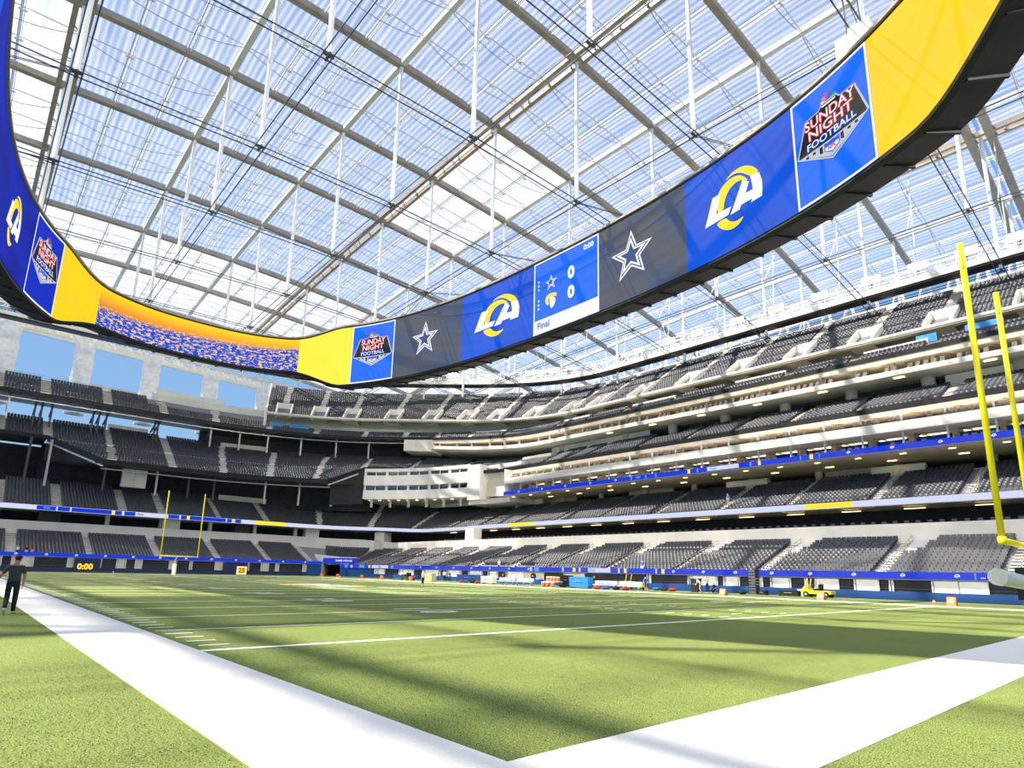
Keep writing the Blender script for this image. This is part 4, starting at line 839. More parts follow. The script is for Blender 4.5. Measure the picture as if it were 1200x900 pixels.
M_sb = screen('screen_blue', srgb(0, 78, 215), 0.95); M_sb2 = screen('screen_bright_blue', srgb(0, 105, 250), 1.0); M_sbd = screen('screen_deep_blue', srgb(0, 40, 190), 1.0); M_sg = screen('screen_grey', srgb(78, 84, 96), 1.0); M_sn = screen('screen_navy', srgb(40, 72, 130), 1.0)
M_sk = screen('screen_black', srgb(30, 30, 36), 1.0); M_sr = screen('screen_red', srgb(235, 60, 60), 1.0); M_ss = screen('screen_silver', srgb(190, 195, 205), 1.0)
def la_logo(par, s0, s1, su=1.0, du=0.0):
    for nm3, (c, polys) in LA.items():
        art(par, s0, s1, [[((u-0.5)*su+0.5+du, v) for u, v in (smooth_poly(P, 1) if c == 'y' else P)] for P in polys], M_sw if c == 'w' else M_sy2, nm3)
def star_pts(uc, vc, r, asp, ratio=0.42, rot=0.0): return [(uc+asp*r*(1 if k % 2 == 0 else ratio)*math.sin(rot+PI*k/5), vc+r*(1 if k % 2 == 0 else ratio)*math.cos(rot+PI*k/5)) for k in range(10)]
def star(par, s0, s1, uc=0.5, vc=0.52, r=0.30, bg=M_sg):
    asp = 11.7/abs(s1-s0)
    for k, (f_, m, nm3) in enumerate(((1.0, M_sw, 'star_edge'), (0.84, M_sn, 'star_band'), (0.72, M_sw, 'star_line'), (0.52, M_sn, 'star_centre'))): art(par, s0, s1, [star_pts(uc, vc, r*f_, asp)], m, nm3, 0.10+0.04*k)
def txt(par, s0, s1, t, uc, vc, h, m, off=0.16, bold=0.02, shear=0.0, wid=1.0, flip=False):
    v, f = text_mesh(t, 1.0, bold, shear); k = h/0.7; asp = 11.7/abs(s1-s0); return art(par, s0, s1, [([(uc+p[0]*k*asp*wid, vc+p[1]*k) for p in v], f)], m, 'lettering', off)
def snf(par, s0, s1):
    out = [(0.18, 0.757), (0.36, 0.765), (0.40, 0.80), (0.60, 0.795), (0.64, 0.755), (0.834, 0.745), (0.97, 0.44), (0.49, 0.267), (0.04, 0.45)]
    c = (0.5, 0.53); sc = lambda P, k: [(c[0]+(u-c[0])*k, c[1]+(v-c[1])*k) for u, v in P]
    art(par, s0, s1, [out], M_ss, 'shield_edge', 0.08); art(par, s0, s1, [sc(out, 0.95)], M_sk, 'shield', 0.11)
    art(par, s0, s1, [[(0.08, 0.445), (0.93, 0.435), (0.49, 0.285)]], M_ss, 'shield_base', 0.13)
    for k in (0, 1, 2, 5, 6, 7): art(par, s0, s1, [[(0.16+0.09*k, 0.425), (0.20+0.09*k, 0.425), (0.20+0.09*k, 0.36 if 1 < k < 6 else 0.40), (0.16+0.09*k, 0.37 if 1 < k < 6 else 0.405)]], M_sk, 'shield_window', 0.15)
    txt(par, s0, s1, 'SUNDAY', 0.5, 0.685, 0.085, M_sr, 0.14, 0.05, 0.0, 1.0); txt(par, s0, s1, 'SUNDAY', 0.5, 0.685, 0.085, M_sw, 0.18, 0.0)
    txt(par, s0, s1, 'NIGHT', 0.5, 0.585, 0.085, M_sr, 0.14, 0.05, 0.0, 1.15); txt(par, s0, s1, 'NIGHT', 0.5, 0.585, 0.085, M_sw, 0.18, 0.0, 0.0, 1.15)
    txt(par, s0, s1, 'FOOTBALL', 0.5, 0.49, 0.06, M_sb2, 0.14, 0.06, 0.0, 1.12); txt(par, s0, s1, 'FOOTBALL', 0.5, 0.49, 0.06, M_sw, 0.18, 0.0, 0.0, 1.12)
    art(par, s0, s1, [[(0.40, 0.43), (0.45, 0.42), (0.50, 0.43), (0.55, 0.42), (0.60, 0.43), (0.60, 0.36), (0.50, 0.315), (0.40, 0.36)]], M_sb2, 'league_shield', 0.16); art(par, s0, s1, [[(0.415, 0.385), (0.585, 0.385), (0.585, 0.362), (0.50, 0.327), (0.415, 0.362)]], M_sw, 'league_shield_base', 0.18); txt(par, s0, s1, 'NFL', 0.5, 0.365, 0.032, M_sr, 0.20, 0.05)
    asp = 11.7/abs(s1-s0)
    for k, cl in enumerate(((250, 200, 20), (245, 130, 30), (230, 50, 50), (110, 80, 170), (30, 120, 220), (60, 180, 80))):
        a = PI-PI*(k+0.5)/6; P = [(0.5+asp*r*math.cos(a+e), 0.79+r*math.sin(a+e)) for r, e in ((0.015, 0), (0.06, 0.22), (0.075, 0.1), (0.075, -0.1), (0.06, -0.22))]; art(par, s0, s1, [P], screen('feather_%d' % k, srgb(*cl), 1.0), 'feather', 0.14)
    art(par, s0, s1, [[(0.40, 0.775), (0.60, 0.77), (0.58, 0.755), (0.42, 0.76)]], M_sw, 'emblem_bar', 0.15)
def border(par, s0, s1, u=0.012, v=0.02):
    w_ = 0.22/abs(s1-s0)
    art(par, s0, s1, [[(0, 0), (1, 0), (1, v), (0, v)], [(0, 1-v), (1, 1-v), (1, 1), (0, 1)], [(0, 0), (w_, 0), (w_, 1), (0, 1)], [(1-w_, 0), (1, 0), (1, 1), (1-w_, 1)]], M_sw, 'border', 0.06)
def streaky(name, col, k, col2):
    m = screen(name, col, 1.0); t = m.node_tree; N = t.nodes.new; L = t.links.new; b_ = t.nodes['Principled BSDF']
    uvn = N('ShaderNodeUVMap'); n = N('ShaderNodeTexNoise'); n.inputs['Scale'].default_value = 2.2; n.inputs['Detail'].default_value = 1; L(uvn.outputs[0], n.inputs['Vector']); r = N('ShaderNodeValToRGB'); r.color_ramp.elements[0].position = 0.35; r.color_ramp.elements[0].color = (*col, 1); r.color_ramp.elements[1].position = 0.75; r.color_ramp.elements[1].color = (*col2, 1); L(n.outputs[0], r.inputs[0]); L(r.outputs[0], b_.inputs['Emission Color']); return m
M_pg = streaky('screen_grey_art', srgb(80, 84, 94), 1, srgb(52, 76, 118)); M_pb = streaky('screen_blue_art', srgb(0, 86, 222), 1, srgb(0, 70, 195)); M_pdb = streaky('screen_deep_art', srgb(0, 34, 180), 1, srgb(6, 20, 130)); M_py = streaky('screen_yellow_art', srgb(255, 212, 0), 1, srgb(255, 204, 40)); M_py2 = streaky('screen_lemon_art', srgb(255, 240, 70), 1, srgb(255, 235, 60))
# city picture
mc = screen('screen_city', (1, 1, 1), 1.0); t = mc.node_tree; N = t.nodes.new; L = t.links.new
uvn = N('ShaderNodeUVMap'); sp = N('ShaderNodeSeparateXYZ'); L(uvn.outputs[0], sp.inputs[0]); mp = N('ShaderNodeMapping'); mp.inputs['Scale'].default_value = (44, 17, 1); L(uvn.outputs[0], mp.inputs[0])
n1 = N('ShaderNodeTexNoise'); n1.inputs['Scale'].default_value = 1.0; n1.inputs['Detail'].default_value = 8; n1.inputs['Roughness'].default_value = 0.72; L(mp.outputs[0], n1.inputs['Vector'])
r1 = N('ShaderNodeValToRGB'); r1.color_ramp.interpolation = 'CONSTANT'; e = r1.color_ramp.elements; e[0].position = 0; e[0].color = (*srgb(0, 72, 205), 1); e[1].position = 0.53; e[1].color = (*srgb(250, 215, 140), 1); k_ = e.new(0.585); k_.color = (*srgb(240, 180, 90), 1); k_ = e.new(0.62); k_.color = (*srgb(255, 205, 20), 1); L(n1.outputs[0], r1.inputs[0])
r2 = N('ShaderNodeValToRGB'); e = r2.color_ramp.elements; e[0].position = 0.45; e[0].color = (*srgb(205, 110, 55), 1); e[1].position = 0.95; e[1].color = (*srgb(255, 210, 20), 1); k_ = e.new(0.72); k_.color = (*srgb(250, 170, 40), 1); L(sp.outputs[1], r2.inputs[0])
ux = N('ShaderNodeMath'); ux.operation = 'MULTIPLY_ADD'; L(sp.outputs[0], ux.inputs[0]); ux.inputs[1].default_value = -0.22; L(sp.outputs[1], ux.inputs[2]); ax = N('ShaderNodeMath'); ax.operation = 'MULTIPLY_ADD'; L(n1.outputs[0], ax.inputs[0]); ax.inputs[1].default_value = -0.9; L(ux.outputs[0], ax.inputs[2]); st = N('ShaderNodeMapRange'); st.inputs[1].default_value = 0.02; st.inputs[2].default_value = 0.05; L(ax.outputs[0], st.inputs[0])
mx = N('ShaderNodeMix'); mx.data_type = 'RGBA'; L(st.outputs[0], mx.inputs[0]); L(r1.outputs[0], mx.inputs[6]); L(r2.outputs[0], mx.inputs[7]); L(mx.outputs[2], t.nodes['Principled BSDF'].inputs['Emission Color'])
E = {k: vsig(*p) for k, p in dict(a=(38, 285), b=(70, 318), c=(115, 359), d=(350, 414), e=(412, 415), f=(462, 405), g=(541, 389), h=(626, 361), i=(702, 330), j=(804, 273), k=(931, 181), l=(1021, 109)).items()}
cyc = lambda s: s if s < VL*0.75 else s-VL
E = {k: cyc(v) for k, v in E.items()}
print({k: round(float(v), 1) for k, v in E.items()})
sA = E['a']-16
P_ = screen_panel(sA, E['a'], M_pdb); la_logo(P_, sA, E['a'], 0.62, -0.02)
P_ = screen_panel(E['a'], E['b'], M_sbd); border(P_, E['a'], E['b']); snf(P_, E['a'], E['b'])
screen_panel(E['b'], E['c'], M_py); screen_panel(E['c'], E['d'], mc); screen_panel(E['d'], E['e'], M_py2)
P_ = screen_panel(E['e'], E['f'], M_sb2); border(P_, E['e'], E['f']); snf(P_, E['e'], E['f'])
P_ = screen_panel(E['f'], E['g'], M_pg); star(P_, E['f'], E['g'], 0.46, 0.53, 0.29)
P_ = screen_panel(E['g'], E['h'], M_pb); la_logo(P_, E['g'], E['h'])
P_ = screen_panel(E['h'], E['i'], M_sb2); s0, s1 = E['h'], E['i']; border(P_, s0, s1); art(P_, s0, s1, [[(0, 0), (1, 0), (1, 0.19), (0, 0.19)]], M_sw, 'caption_strip', 0.08)
txt(P_, s0, s1, '0', 0.60, 0.65, 0.15, M_sw, bold=0.05); txt(P_, s0, s1, '0', 0.60, 0.39, 0.15, M_sw, bold=0.05); txt(P_, s0, s1, '0:00', 0.86, 0.895, 0.065, M_sw, bold=0.03); txt(P_, s0, s1, 'Final', 0.17, 0.10, 0.085, M_sb2, bold=0.03)
star(P_, s0, s1, 0.285, 0.645, 0.105)
art(P_, s0, s1, [[(0.085-0.012, v-0.012), (0.085+0.012, v-0.012), (0.085+0.012, v+0.012), (0.085-0.012, v+0.012)] for v in (0.61, 0.665, 0.72, 0.345, 0.40, 0.455)], M_sw, 'timeout_dot', 0.1)
art(P_, s0, s1, [smooth_poly([(0.19, 0.41), (0.20, 0.47), (0.25, 0.50), (0.33, 0.49), (0.38, 0.47), (0.37, 0.42), (0.34, 0.44), (0.30, 0.45), (0.25, 0.44), (0.24, 0.40), (0.26, 0.35), (0.22, 0.35)])], M_sy2, 'team_emblem', 0.1); art(P_, s0, s1, [smooth_poly([(0.26, 0.45), (0.33, 0.44), (0.37, 0.38), (0.33, 0.30), (0.29, 0.28), (0.27, 0.34)])], M_sw, 'team_emblem', 0.14)
P_ = screen_panel(E['i'], E['j'], M_pg); star(P_, E['i'], E['j'], 0.40, 0.50, 0.31)
P_ = screen_panel(E['j'], E['k'], M_pb); la_logo(P_, E['j'], E['k'], 0.86, -0.04)
P_ = screen_panel(E['k'], E['l'], M_sb2); border(P_, E['k'], E['l']); snf(P_, E['k'], E['l'])
sy_end = E['l']+22; screen_panel(E['l'], sy_end, M_py)
screen_panel(sy_end, sy_end+20, M_sbd); screen_panel(sy_end+20, sA+VL-30, M_pb); screen_panel(sA+VL-30, sA+VL, M_pdb)
# board hangers, winch boxes and cables
for s in np.arange(6, VL, 17.0):
    x, y, n = vpos(s); zt = vz(s)[1]; q = (x+n[0]*1.5, y+n[1]*1.5); b = MB(); b.box((q[0]-0.7, q[1]-0.7, zt+0.3), (q[0]+0.7, q[1]+0.7, zt+0.9), M_dsteel)
    ix = RX0+round((q[0]-RX0)/RS)*RS; iy = RY0+round((q[1]-RY0)/RS)*RS
    for e_ in (-0.3, 0.3): b.bar((q[0]+e_, q[1], zt+0.8), (ix+e_, iy, zc(ix, iy)-0.1), 0.1, M_cable, n=5)
    vp(b.build('hanger'))
for px_, py_ in ((985, 70), (1000, 55)):
    s = vsig(px_, py_+20); x, y, n = vpos(s); zt = vz(s)[1]; b = MB(); b.box((x-0.9+n[0]*1.4, y-0.9+n[1]*1.4, zt+1.0), (x+0.9+n[0]*1.4, y+0.9+n[1]*1.4, zt+3.2), M_concl); b.bar((x+n[0]*1.4, y+n[1]*1.4, zt+0.2), (x+n[0]*1.4, y+n[1]*1.4, zt+1.1), 0.6, M_steel); b.bar((x+n[0]*1.4, y+n[1]*1.4, zt+3), (x+n[0]*1.4-1, y+n[1]*1.4, zt+16), 0.12, M_cable); vp(b.build('winch_box'))
# ------------------------------------------------------------------ RIBBON BOARDS
M_lb = screen('led_blue', srgb(0, 50, 215), 1.0); M_lw = screen('led_pale', srgb(206, 214, 242), 1.0); M_lw2 = screen('led_white', (0.9, 0.93, 1.0), 1.0); M_ly = screen('led_yellow', srgb(255, 232, 0), 1.0); M_ll = screen('led_light_blue', srgb(80, 160, 245), 1.0)
def rib_art(par, C, d, g, zc_, hh, polys, m, name, off):
    b = MB()
    for P in polys:
        vv, ff = P if isinstance(P, tuple) else (P, [list(range(len(P)))])
        b.add([(lambda q: (q[0], q[1], q[2]))(C.P(g+u*hh, d-off, C.z3(g, zc_)+v*hh)) for u, v in vv], ff, m)
    o = b.build(name); o.parent = par; return o
def ribbon(C, d, zb, zt, g0, g1, base, label, segs=(), logos=(), texts=(), py=600):
    o = slab(C, d-0.12, d+0.08, zb, zt, base, g0, g1, 'ribbon_board'); tag(o, label, 'led board')
    zm = tuple((a+b_)/2 for a, b_ in zip(zb, zt)); hh = zt[2]-zb[2]
    for p0, p1, m in segs:
        a, e = C.sig(p0, py, d), C.sig(p1, py, d); q = slab(C, d-0.15, d-0.11, up(zb, 0.06*hh), up(zt, -0.06*hh), m, min(a, e), max(a, e), 'screen_segment', o)
    for p in logos:
        g = C.sig(p, py, d); asp = 1.15
        for nm3, (c, polys) in LA.items(): rib_art(o, C, d, g, zm, hh*0.95, [[((u-0.5)*asp, v-0.48) for u, v in P] for P in polys], M_lw2 if c == 'w' else M_sy2, 'logo_mark', 0.16)
    for p, t, m in texts:
        v, f = text_mesh(t, 1.0, 0.03); rib_art(o, C, d, C.sig(p, py, d), zm, hh, [([(a*0.85, b_*0.85) for a, b_, _ in v], f)], m, 'lettering', 0.18)
    return o
ribbon(T1, -0.15, Z_rib1b, Z_rib1t, T1.g0, gt0, M_lb, 'blue ribbon board on the front of the lower end zone seats', logos=(-60, -20, 17.5, 53.6, 89, 123, 156, 187.6, 218, 248, 276.6, 304.6, 332, 358), py=653)
ribbon(T1, -0.15, Z_rib1b, Z_rib1t, gt1, T1.g1, M_lb, 'blue ribbon board with score panels on the front of the lower sideline seats',
       segs=[(404, 407, M_ll), (411, 413, M_lw), (421, 427, M_ll), (432, 434, M_ly), (436, 455, M_lw), (458, 461, M_ll), (622, 624, M_lw), (627, 632, M_ll), (659.5, 661, M_lw), (672, 675, M_ly), (679, 681, M_lw), (690, 716, M_lw), (725, 727, M_lw), (732, 735, M_ly), (769, 770.5, M_lw), (776, 779.5, M_ly), (1142, 1144, M_ll), (1163, 1167, M_ly)],
       logos=(493, 512, 532, 553, 574.6, 597, 620, 790, 825, 862.5, 905, 950, 1001, 1058, 1121.6), texts=[(445, 'Final', M_lb), (695, 'Final', M_ll), (1152, '...', M_lw2)], py=672)
ribbon(T2, 0.0, Z_r2b, Z_r2t, T2.g0, T2.sig(549, 618), M_lw, 'white ribbon board with score panels on the second tier over the end zone',
       segs=[(41, 64, M_lb), (66, 80.5, M_lb), (82.5, 130, M_lb), (130, 134, M_ly), (134, 142, M_lb), (145, 158, M_lb), (197, 210, M_lb), (212, 219, M_lb), (219, 222.5, M_ly), (222.5, 265, M_lb), (266.5, 283, M_lb), (272, 276, M_ly), (300, 336, M_ly)], texts=[(53, '0:00', M_ll), (164, 'Final', M_lb)], py=605)
ribbon(T2, -0.3, up(Z_r2b, 0.05), up(Z_r2t, 0.1), T2.sig(550, 616), T2.g1, M_lw, 'white ribbon board with yellow blocks on the second sideline tier', segs=[(597, 626, M_ly), (944, 1000, M_ly)], py=600)
ribbon(T3, -2.1, (17.8, 17.8, 17.8), (18.5, 18.5, 18.5), gS-0.3, T3.g1, M_lb, 'blue ribbon board with small team marks below the sideline suites', segs=[(739.5, 741, M_ll), (756, 757.5, M_ll), (768, 769.5, M_ll), (806, 809, M_ly), (817, 818.5, M_ll), (829, 866, M_lw), (879, 881, M_ll), (889, 892, M_ly), (938.5, 940, M_ll), (950, 954, M_ly), (961, 962, M_ll)],
       logos=(609, 636, 663, 692, 722, 996, 1048, 1106, 1170), texts=[(836, 'Final', M_ll), (748, '0:00', M_ll)], py=545)
# ------------------------------------------------------------------ LAMPS in the soffits
def lamp_row(C, d, z, gs, label, group, wd=(0.7, 0.25)):
    b = MB(); b.box((-wd[0]/2, -wd[1]/2, -0.07), (wd[0]/2, wd[1]/2, 0.0), M_led); me = b.mesh('ceiling_lamp')
    for g in gs:
        o = bpy.data.objects.new('ceiling_lamp', me); COL.objects.link(o); p, n = C.pn(g); o.location = C.P(g, d, z); o.rotation_euler = (0, 0, math.atan2(n[1], n[0])+PI/2); tag(o, label, 'lamp', group)
lamp_row(T3, 0.5, 17.72, [T3.gy(y) for y in np.arange(-12, 95, 5.3)], 'warm downlight in the soffit below the sideline suites', 'soffit downlights below the suites')
lamp_row(T3, 5.0, 17.72, [T3.gy(y) for y in np.arange(-10, 95, 8.1)], 'warm downlight deep in the concourse ceiling behind the second tier', 'concourse downlights behind the second tier', (1.1, 0.4))
lamp_row(T1, 17.0, up(Z_r2b, -0.25), [T1.gy(y) for y in np.arange(-10, 110, 7.0)], 'warm strip lamp in the club behind the lower sideline seats', 'club strip lamps', (2.2, 0.25))
lamp_row(T4, 0.6, up(Z_f3, -0.05), [T4.gy(y) for y in np.arange(-10, 80, 10.3)], 'white lamp under the slim upper suite fascia', 'lamps under the upper suites', (1.3, 0.5))
lamp_row(T3, 1.0, 18.36, [gC0+(gC1-gC0)*(i+0.5)/12 for i in range(12)], 'small warm lamp under the corner suites', 'lamps under the corner suites', (0.7, 0.3))
# ------------------------------------------------------------------ SUITE AND CLUB CHAIRS
chair_b = MB(); chair_b.box((-0.25, -0.26, 0.0), (0.2, 0.26, 0.42), mat('suite_chair', (0.22, 0.18, 0.145), 0.6, noise=0.2, nscale=2)); chair_b.box((0.13, -0.26, 0.42), (0.24, 0.26, 0.9), MATS['suite_chair']); chair_me = chair_b.mesh('suite_chair')
chairs = []
for C, d, z, y0, y1, st_ in ((T3, -1.4, 18.05, -12, 93, 0.85), (T3, -1.2, 21.4, -12, 93, 0.85), (T4, 0.2, 30.35, -12, 84, 0.95)):
    for y in np.arange(y0, y1, st_):
        if rng.random() < 0.35: continue
        g = C.gy(y)
        if C is T3 and g < gS+1: continue
        P = C.P(g, d, z); chairs.append((P[0], P[1], P[2]+0.0, C is T4))
chairs = np.array([c[:3] for c in chairs]); dd = np.linalg.norm(chairs-CAM, axis=1); c2 = (chairs-CAM)@Rm.T; vis = (c2[:, 2] > 0) & (PCX+FPX*c2[:, 0]/c2[:, 2] < 1200)
od = np.argsort(np.where(vis, dd, 1e9)); lev = {18: 'lower suite balcony above the blue ribbon board', 21: 'upper suite balcony between the white fascias', 30: 'slim upper suite level under the fourth tier'}
for i in od[:300]:
    o = bpy.data.objects.new('suite_chair', chair_me); COL.objects.link(o); o.location = tuple(chairs[i]); L_ = lev[int(chairs[i][2])]; tag(o, 'tan upholstered chair on the '+L_, 'chair', 'tan chairs on the '+L_)
rb = MB()
for i in od[300:]:
    rb.add([(v[0]+chairs[i][0], v[1]+chairs[i][1], v[2]+chairs[i][2]) for v in chair_b.v], chair_b.f, MATS['suite_chair'])
if rb.v: tag(rb.build('suite_chairs'), 'more tan chairs on the far suite balconies', 'chairs', kind='stuff')
# dark high chairs along the club opening behind the lower bowl
hb = MB(); hb.box((-0.2, -0.22, 0.0), (0.2, 0.22, 0.6), mat('club_chair', (0.06, 0.065, 0.08), 0.5, noise=0.3, nscale=2)); hb.box((0.1, -0.24, 0.6), (0.18, 0.24, 1.0), MATS['club_chair']); hme = hb.mesh('club_chair')
for y in np.arange(-6, 108, 1.15):
    if 94 < y < 100: continue
    g = T1.gy(y); P = T1.P(g, 13.8, up(Zw1, -0.55)); o = bpy.data.objects.new('club_chair', hme); COL.objects.link(o); o.location = P; tag(o, 'dark club chair at the opening above the lower sideline seats', 'chair', 'dark club chairs above the lower sideline seats')
# ------------------------------------------------------------------ GOAL POSTS
def goalpost(cx, yb, sgn, label):
    r = empty('goal_post', (cx, yb+sgn*2.1, 0)); tag(r, label, 'goal post'); Y = -sgn*2.1
    b = MB(); b.lathe([(0.33, 0), (0.33, 1.8), (0.28, 1.85)], M_wpad, 16); b.build('base_pad', r, True)
    b = MB(); pts = [(0, 0, 1.6), (0, 0, 1.85)]+[(0, Y*(1-math.cos(a))*0.62, 1.85+1.2*math.sin(a)) for a in np.linspace(0.2, PI/2, 7)]+[(0, Y, 3.05)]; b.poly(pts, 0.16, M_yel, n=10); b.build('gooseneck', r, True)
    b = MB(); b.bar((-2.9, Y, 3.05), (2.9, Y, 3.05), 0.22, M_yel, n=12); b.build('crossbar', r, True)
    for sx in (-1, 1):
        b = MB(); b.bar((sx*2.82, Y, 2.95), (sx*2.82, Y, 13.72), 0.20, M_yel, n=12); u = b.build('upright', r, True)
        b = MB(); b.grid([[(sx*2.82-0.06-0.10*k/4+0.02*math.sin(j_*1.1), Y+0.05*math.sin(k+j_*.8), 13.65-1.05*j_/6) for j_ in range(7)] for k in range(3)], M_orange); b.build('wind_ribbon', u)
        b = MB(); b.lathe([(0.13, 2.93), (0.13, 3.17)], M_yel, 12, (sx*2.82, Y, 0)); b.build('bracket', r, True)
    return r
goalpost(24.38, 0.0, -1, 'near yellow goal post with tall uprights and orange wind ribbons'); goalpost(24.38, FL, 1, 'far yellow goal post with a white padded base in front of the end zone seats')
# white broadcast lens on a tripod at the edge of the field
rr = ray(1169, 676); P0 = CAM+rr/np.linalg.norm(rr)*6.6; ax_ = _r2*0.78+_f*0.62; ax_[2] = -0.05; ax_ /= np.linalg.norm(ax_)
foot = P0+ax_*1.35; cl = empty('broadcast_camera', (foot[0], foot[1], 0)); tag(cl, 'white-barrelled broadcast camera lens on a tripod beside the end line', 'camera'); fo = np.array([foot[0], foot[1], 0])
b = MB(); b.bar(P0-fo, P0+ax_*0.10-fo, 0.14, M_wpad, n=20); b.bar(P0+ax_*0.10-fo, P0+ax_*1.0-fo, 0.128, M_wpad, n=20); b.build('lens_barrel', cl, False)
b = MB(); b.bar(P0-ax_*0.004-fo, P0+ax_*0.002-fo, 0.105, mat('lens_front', (0.85, 0.76, 0.64), 0.5), n=20); b.build('lens_front', cl)
b = MB(); b.bar(P0+ax_*1.0-fo, P0+ax_*1.5-fo, 0.24, M_black, 0.3); b.build('camera_body', cl)
for k in range(3):
    a = 0.6+2*PI*k/3; b = MB(); b.bar((0, 0, 1.48), (0.32*math.cos(a), 0.32*math.sin(a), 0.0), 0.05, M_dsteel, n=6); b.build('tripod_leg', cl)
b = MB(); b.bar((0, 0, 1.42), (0, 0, P0[2]+ax_[2]*1.3-0.1), 0.12, M_dsteel, n=8); b.build('tripod_head', cl)
# ------------------------------------------------------------------ CLOCKS on the end wall
def clock(px0, px1, pyb, pyt, t, pd, label, amber, boxed):
    x0, x1 = aty(px0, 665, 129.6)[0], aty(px1, 665, 129.6)[0]; h = 2.45; r = empty('field_clock', ((x0+x1)/2, 129.6, 0)); tag(r, label, 'clock'); w_ = (x1-x0)/2
    b = MB(); b.box((-w_, 0, 0), (w_, 0.35, h), M_blueD); b.build('cabinet', r)
    dx = aty(pd, 665, 129.6)[0]-(x0+x1)/2; v, f = text_mesh(t, 1.35 if not boxed else 1.25, 0.05)
    if boxed:
        b = MB(); b.box((dx-1.0, -0.04, 0.02), (dx+1.0, 0.0, 1.65), M_lw2); b.build('display_frame', r); b = MB(); b.box((dx-0.88, -0.06, 0.14), (dx+0.88, -0.035, 1.52), amber); b.build('display', r)
        b = MB(); b.add([(dx+p[0]*1.1, -0.08, 0.82+p[1]) for p in v], f, screen('digit_dark', srgb(130, 40, 0), 1.0)); b.build('lettering', r)
    else: b = MB(); b.add([(dx+p[0]*1.0, -0.03, 0.95+p[1]) for p in v], f, amber); b.build('lettering', r)
M_amb = screen('digit_amber', srgb(255, 190, 20), 1.6)
clock(86, 117, 0, 0, '0:00', 99.5, 'navy game clock reading zero in amber digits on the end wall', M_amb, False); clock(262, 290, 0, 0, '25', 283.5, 'navy play clock with an amber display on the end wall', M_amb, True)
# ------------------------------------------------------------------ SIDELINE MARKERS AND PYLONS
def marker(x, y, t, label):
    r = empty('yard_marker', (x, y, 0)); tag(r, label, 'yard marker'); b = MB(); hw, ht = 0.30, 0.62
    b.add([(-0.3, -hw, 0), (0.3, -hw, 0), (0.3, hw, 0), (-0.3, hw, 0), (-0.05, -hw, ht), (0.05, -hw, ht), (0.05, hw, ht), (-0.05, hw, ht)], [(0, 3, 2, 1), (4, 5, 6, 7), (0, 1, 5, 4), (1, 2, 6, 5), (2, 3, 7, 6), (3, 0, 4, 7)], M_orange); b.build('body', r)
    v, f = text_mesh(t, 0.42, 0.02); b = MB(); b.add([(-0.19+p[1]*0.38-0.012, -p[0], 0.31+p[1]*0.92) for p in v], f, M_line); b.build('lettering', r)
for y, t, l_ in ((9.144, 'G', 'orange sideline yard marker beside the end zone pylon'), (18.288, '10', 'orange sideline yard marker in front of the yellow cart'), (27.432, '20', 'orange sideline yard marker in front of the crouching person')): marker(52.2 if y > 10 else 53.4, y, t, l_)
for px_, py_ in ((377, 675), (395.5, 676), (424, 677.5), (447, 679), (481, 681.5)):
    P = atx(px_, py_, 51.6); b = MB(); b.box((-0.3, -0.3, 0), (0.3, 0.3, 0.12), M_orange); b.box((-0.16, -0.28, 0.12), (0.16, 0.28, 0.7), M_orange); tag(b.build('yard_marker', loc=(51.6, P[1], 0)), 'small plain orange marker along the far half of the sideline', 'yard marker', 'plain orange sideline markers')
def pylon(x, y, label):
    b = MB(); b.box((-0.07, -0.07, 0.0), (0.07, 0.07, 0.05), M_wpad); b.box((-0.065, -0.065, 0.05), (0.065, 0.065, 0.46), M_orange); b.box((-0.068, -0.068, 0.30), (0.068, 0.068, 0.36), M_line); tag(b.build('end_zone_pylon', loc=(x, y, 0)), label, 'pylon')
pylon(FW+0.08, GL, 'orange end zone pylon at the near goal line on the far sideline'); pylon(0-0.08, GL+100*YD, 'orange pylon at the far goal line on the near sideline'); pylon(FW+0.08, GL+100*YD, 'orange pylon at the far goal line on the far sideline'); pylon(24.38-9, FL+0.1, 'orange pylon on the far end line')
# ------------------------------------------------------------------ BENCHES, COOLERS, CASES, CARTS
M_bench = mat('bench_white', (0.8, 0.8, 0.8), 0.5, noise=0.05); M_chest = mat('chest_blue', (0.02, 0.20, 0.62), 0.45, noise=0.1)
def bench(y, label):
    r = empty('team_bench', (55.2, y, 0)); tag(r, label, 'bench', 'white team benches'); L = 3.4
    b = MB(); b.box((-0.25, -L/2, 0.45), (0.2, L/2, 0.53), M_bench); b.build('seat', r); b = MB(); b.box((0.2, -L/2, 0.62), (0.27, L/2, 0.98), M_bench); b.build('backrest', r)
    for yy in (-1.4, 0, 1.4):
        b = MB(); b.bar((0.0, yy, 0), (0.0, yy, 0.46), 0.09, M_bench); b.bar((0.1, yy, 0.4), (0.25, yy, 0.9), 0.07, M_bench); b.bar((-0.25, yy, 0.03), (0.3, yy, 0.03), 0.08, M_bench); b.build('leg', r)
    b = MB(); b.box((-0.2, -L/2+0.1, 0.12), (0.15, L/2-0.1, 0.16), M_blue); b.build('foot_shelf', r)
for y_ in (62.6, 58.9): bench(y_, 'white team bench left of the orange drink coolers')
for y_ in (44.6, 41.0): bench(y_, 'white team bench beside the blue equipment chest')
def cooler(x, y, z, label):
    r = empty('drink_cooler', (x, y, z)); tag(r, label, 'cooler', 'orange drink coolers'); b = MB(); b.lathe([(0.21, 0), (0.23, 0.08), (0.24, 0.48), (0.22, 0.5)], M_orange, 12); b.build('body', r, True); b = MB(); b.lathe([(0.25, 0.5), (0.25, 0.58), (0.08, 0.62)], M_wpad, 12); b.build('lid', r, True); b = MB(); b.bar((-0.24, 0, 0.1), (-0.32, 0, 0.08), 0.05, M_wpad, n=6); b.build('spigot', r)
yc = atx(648, 686, 54.6)[1]
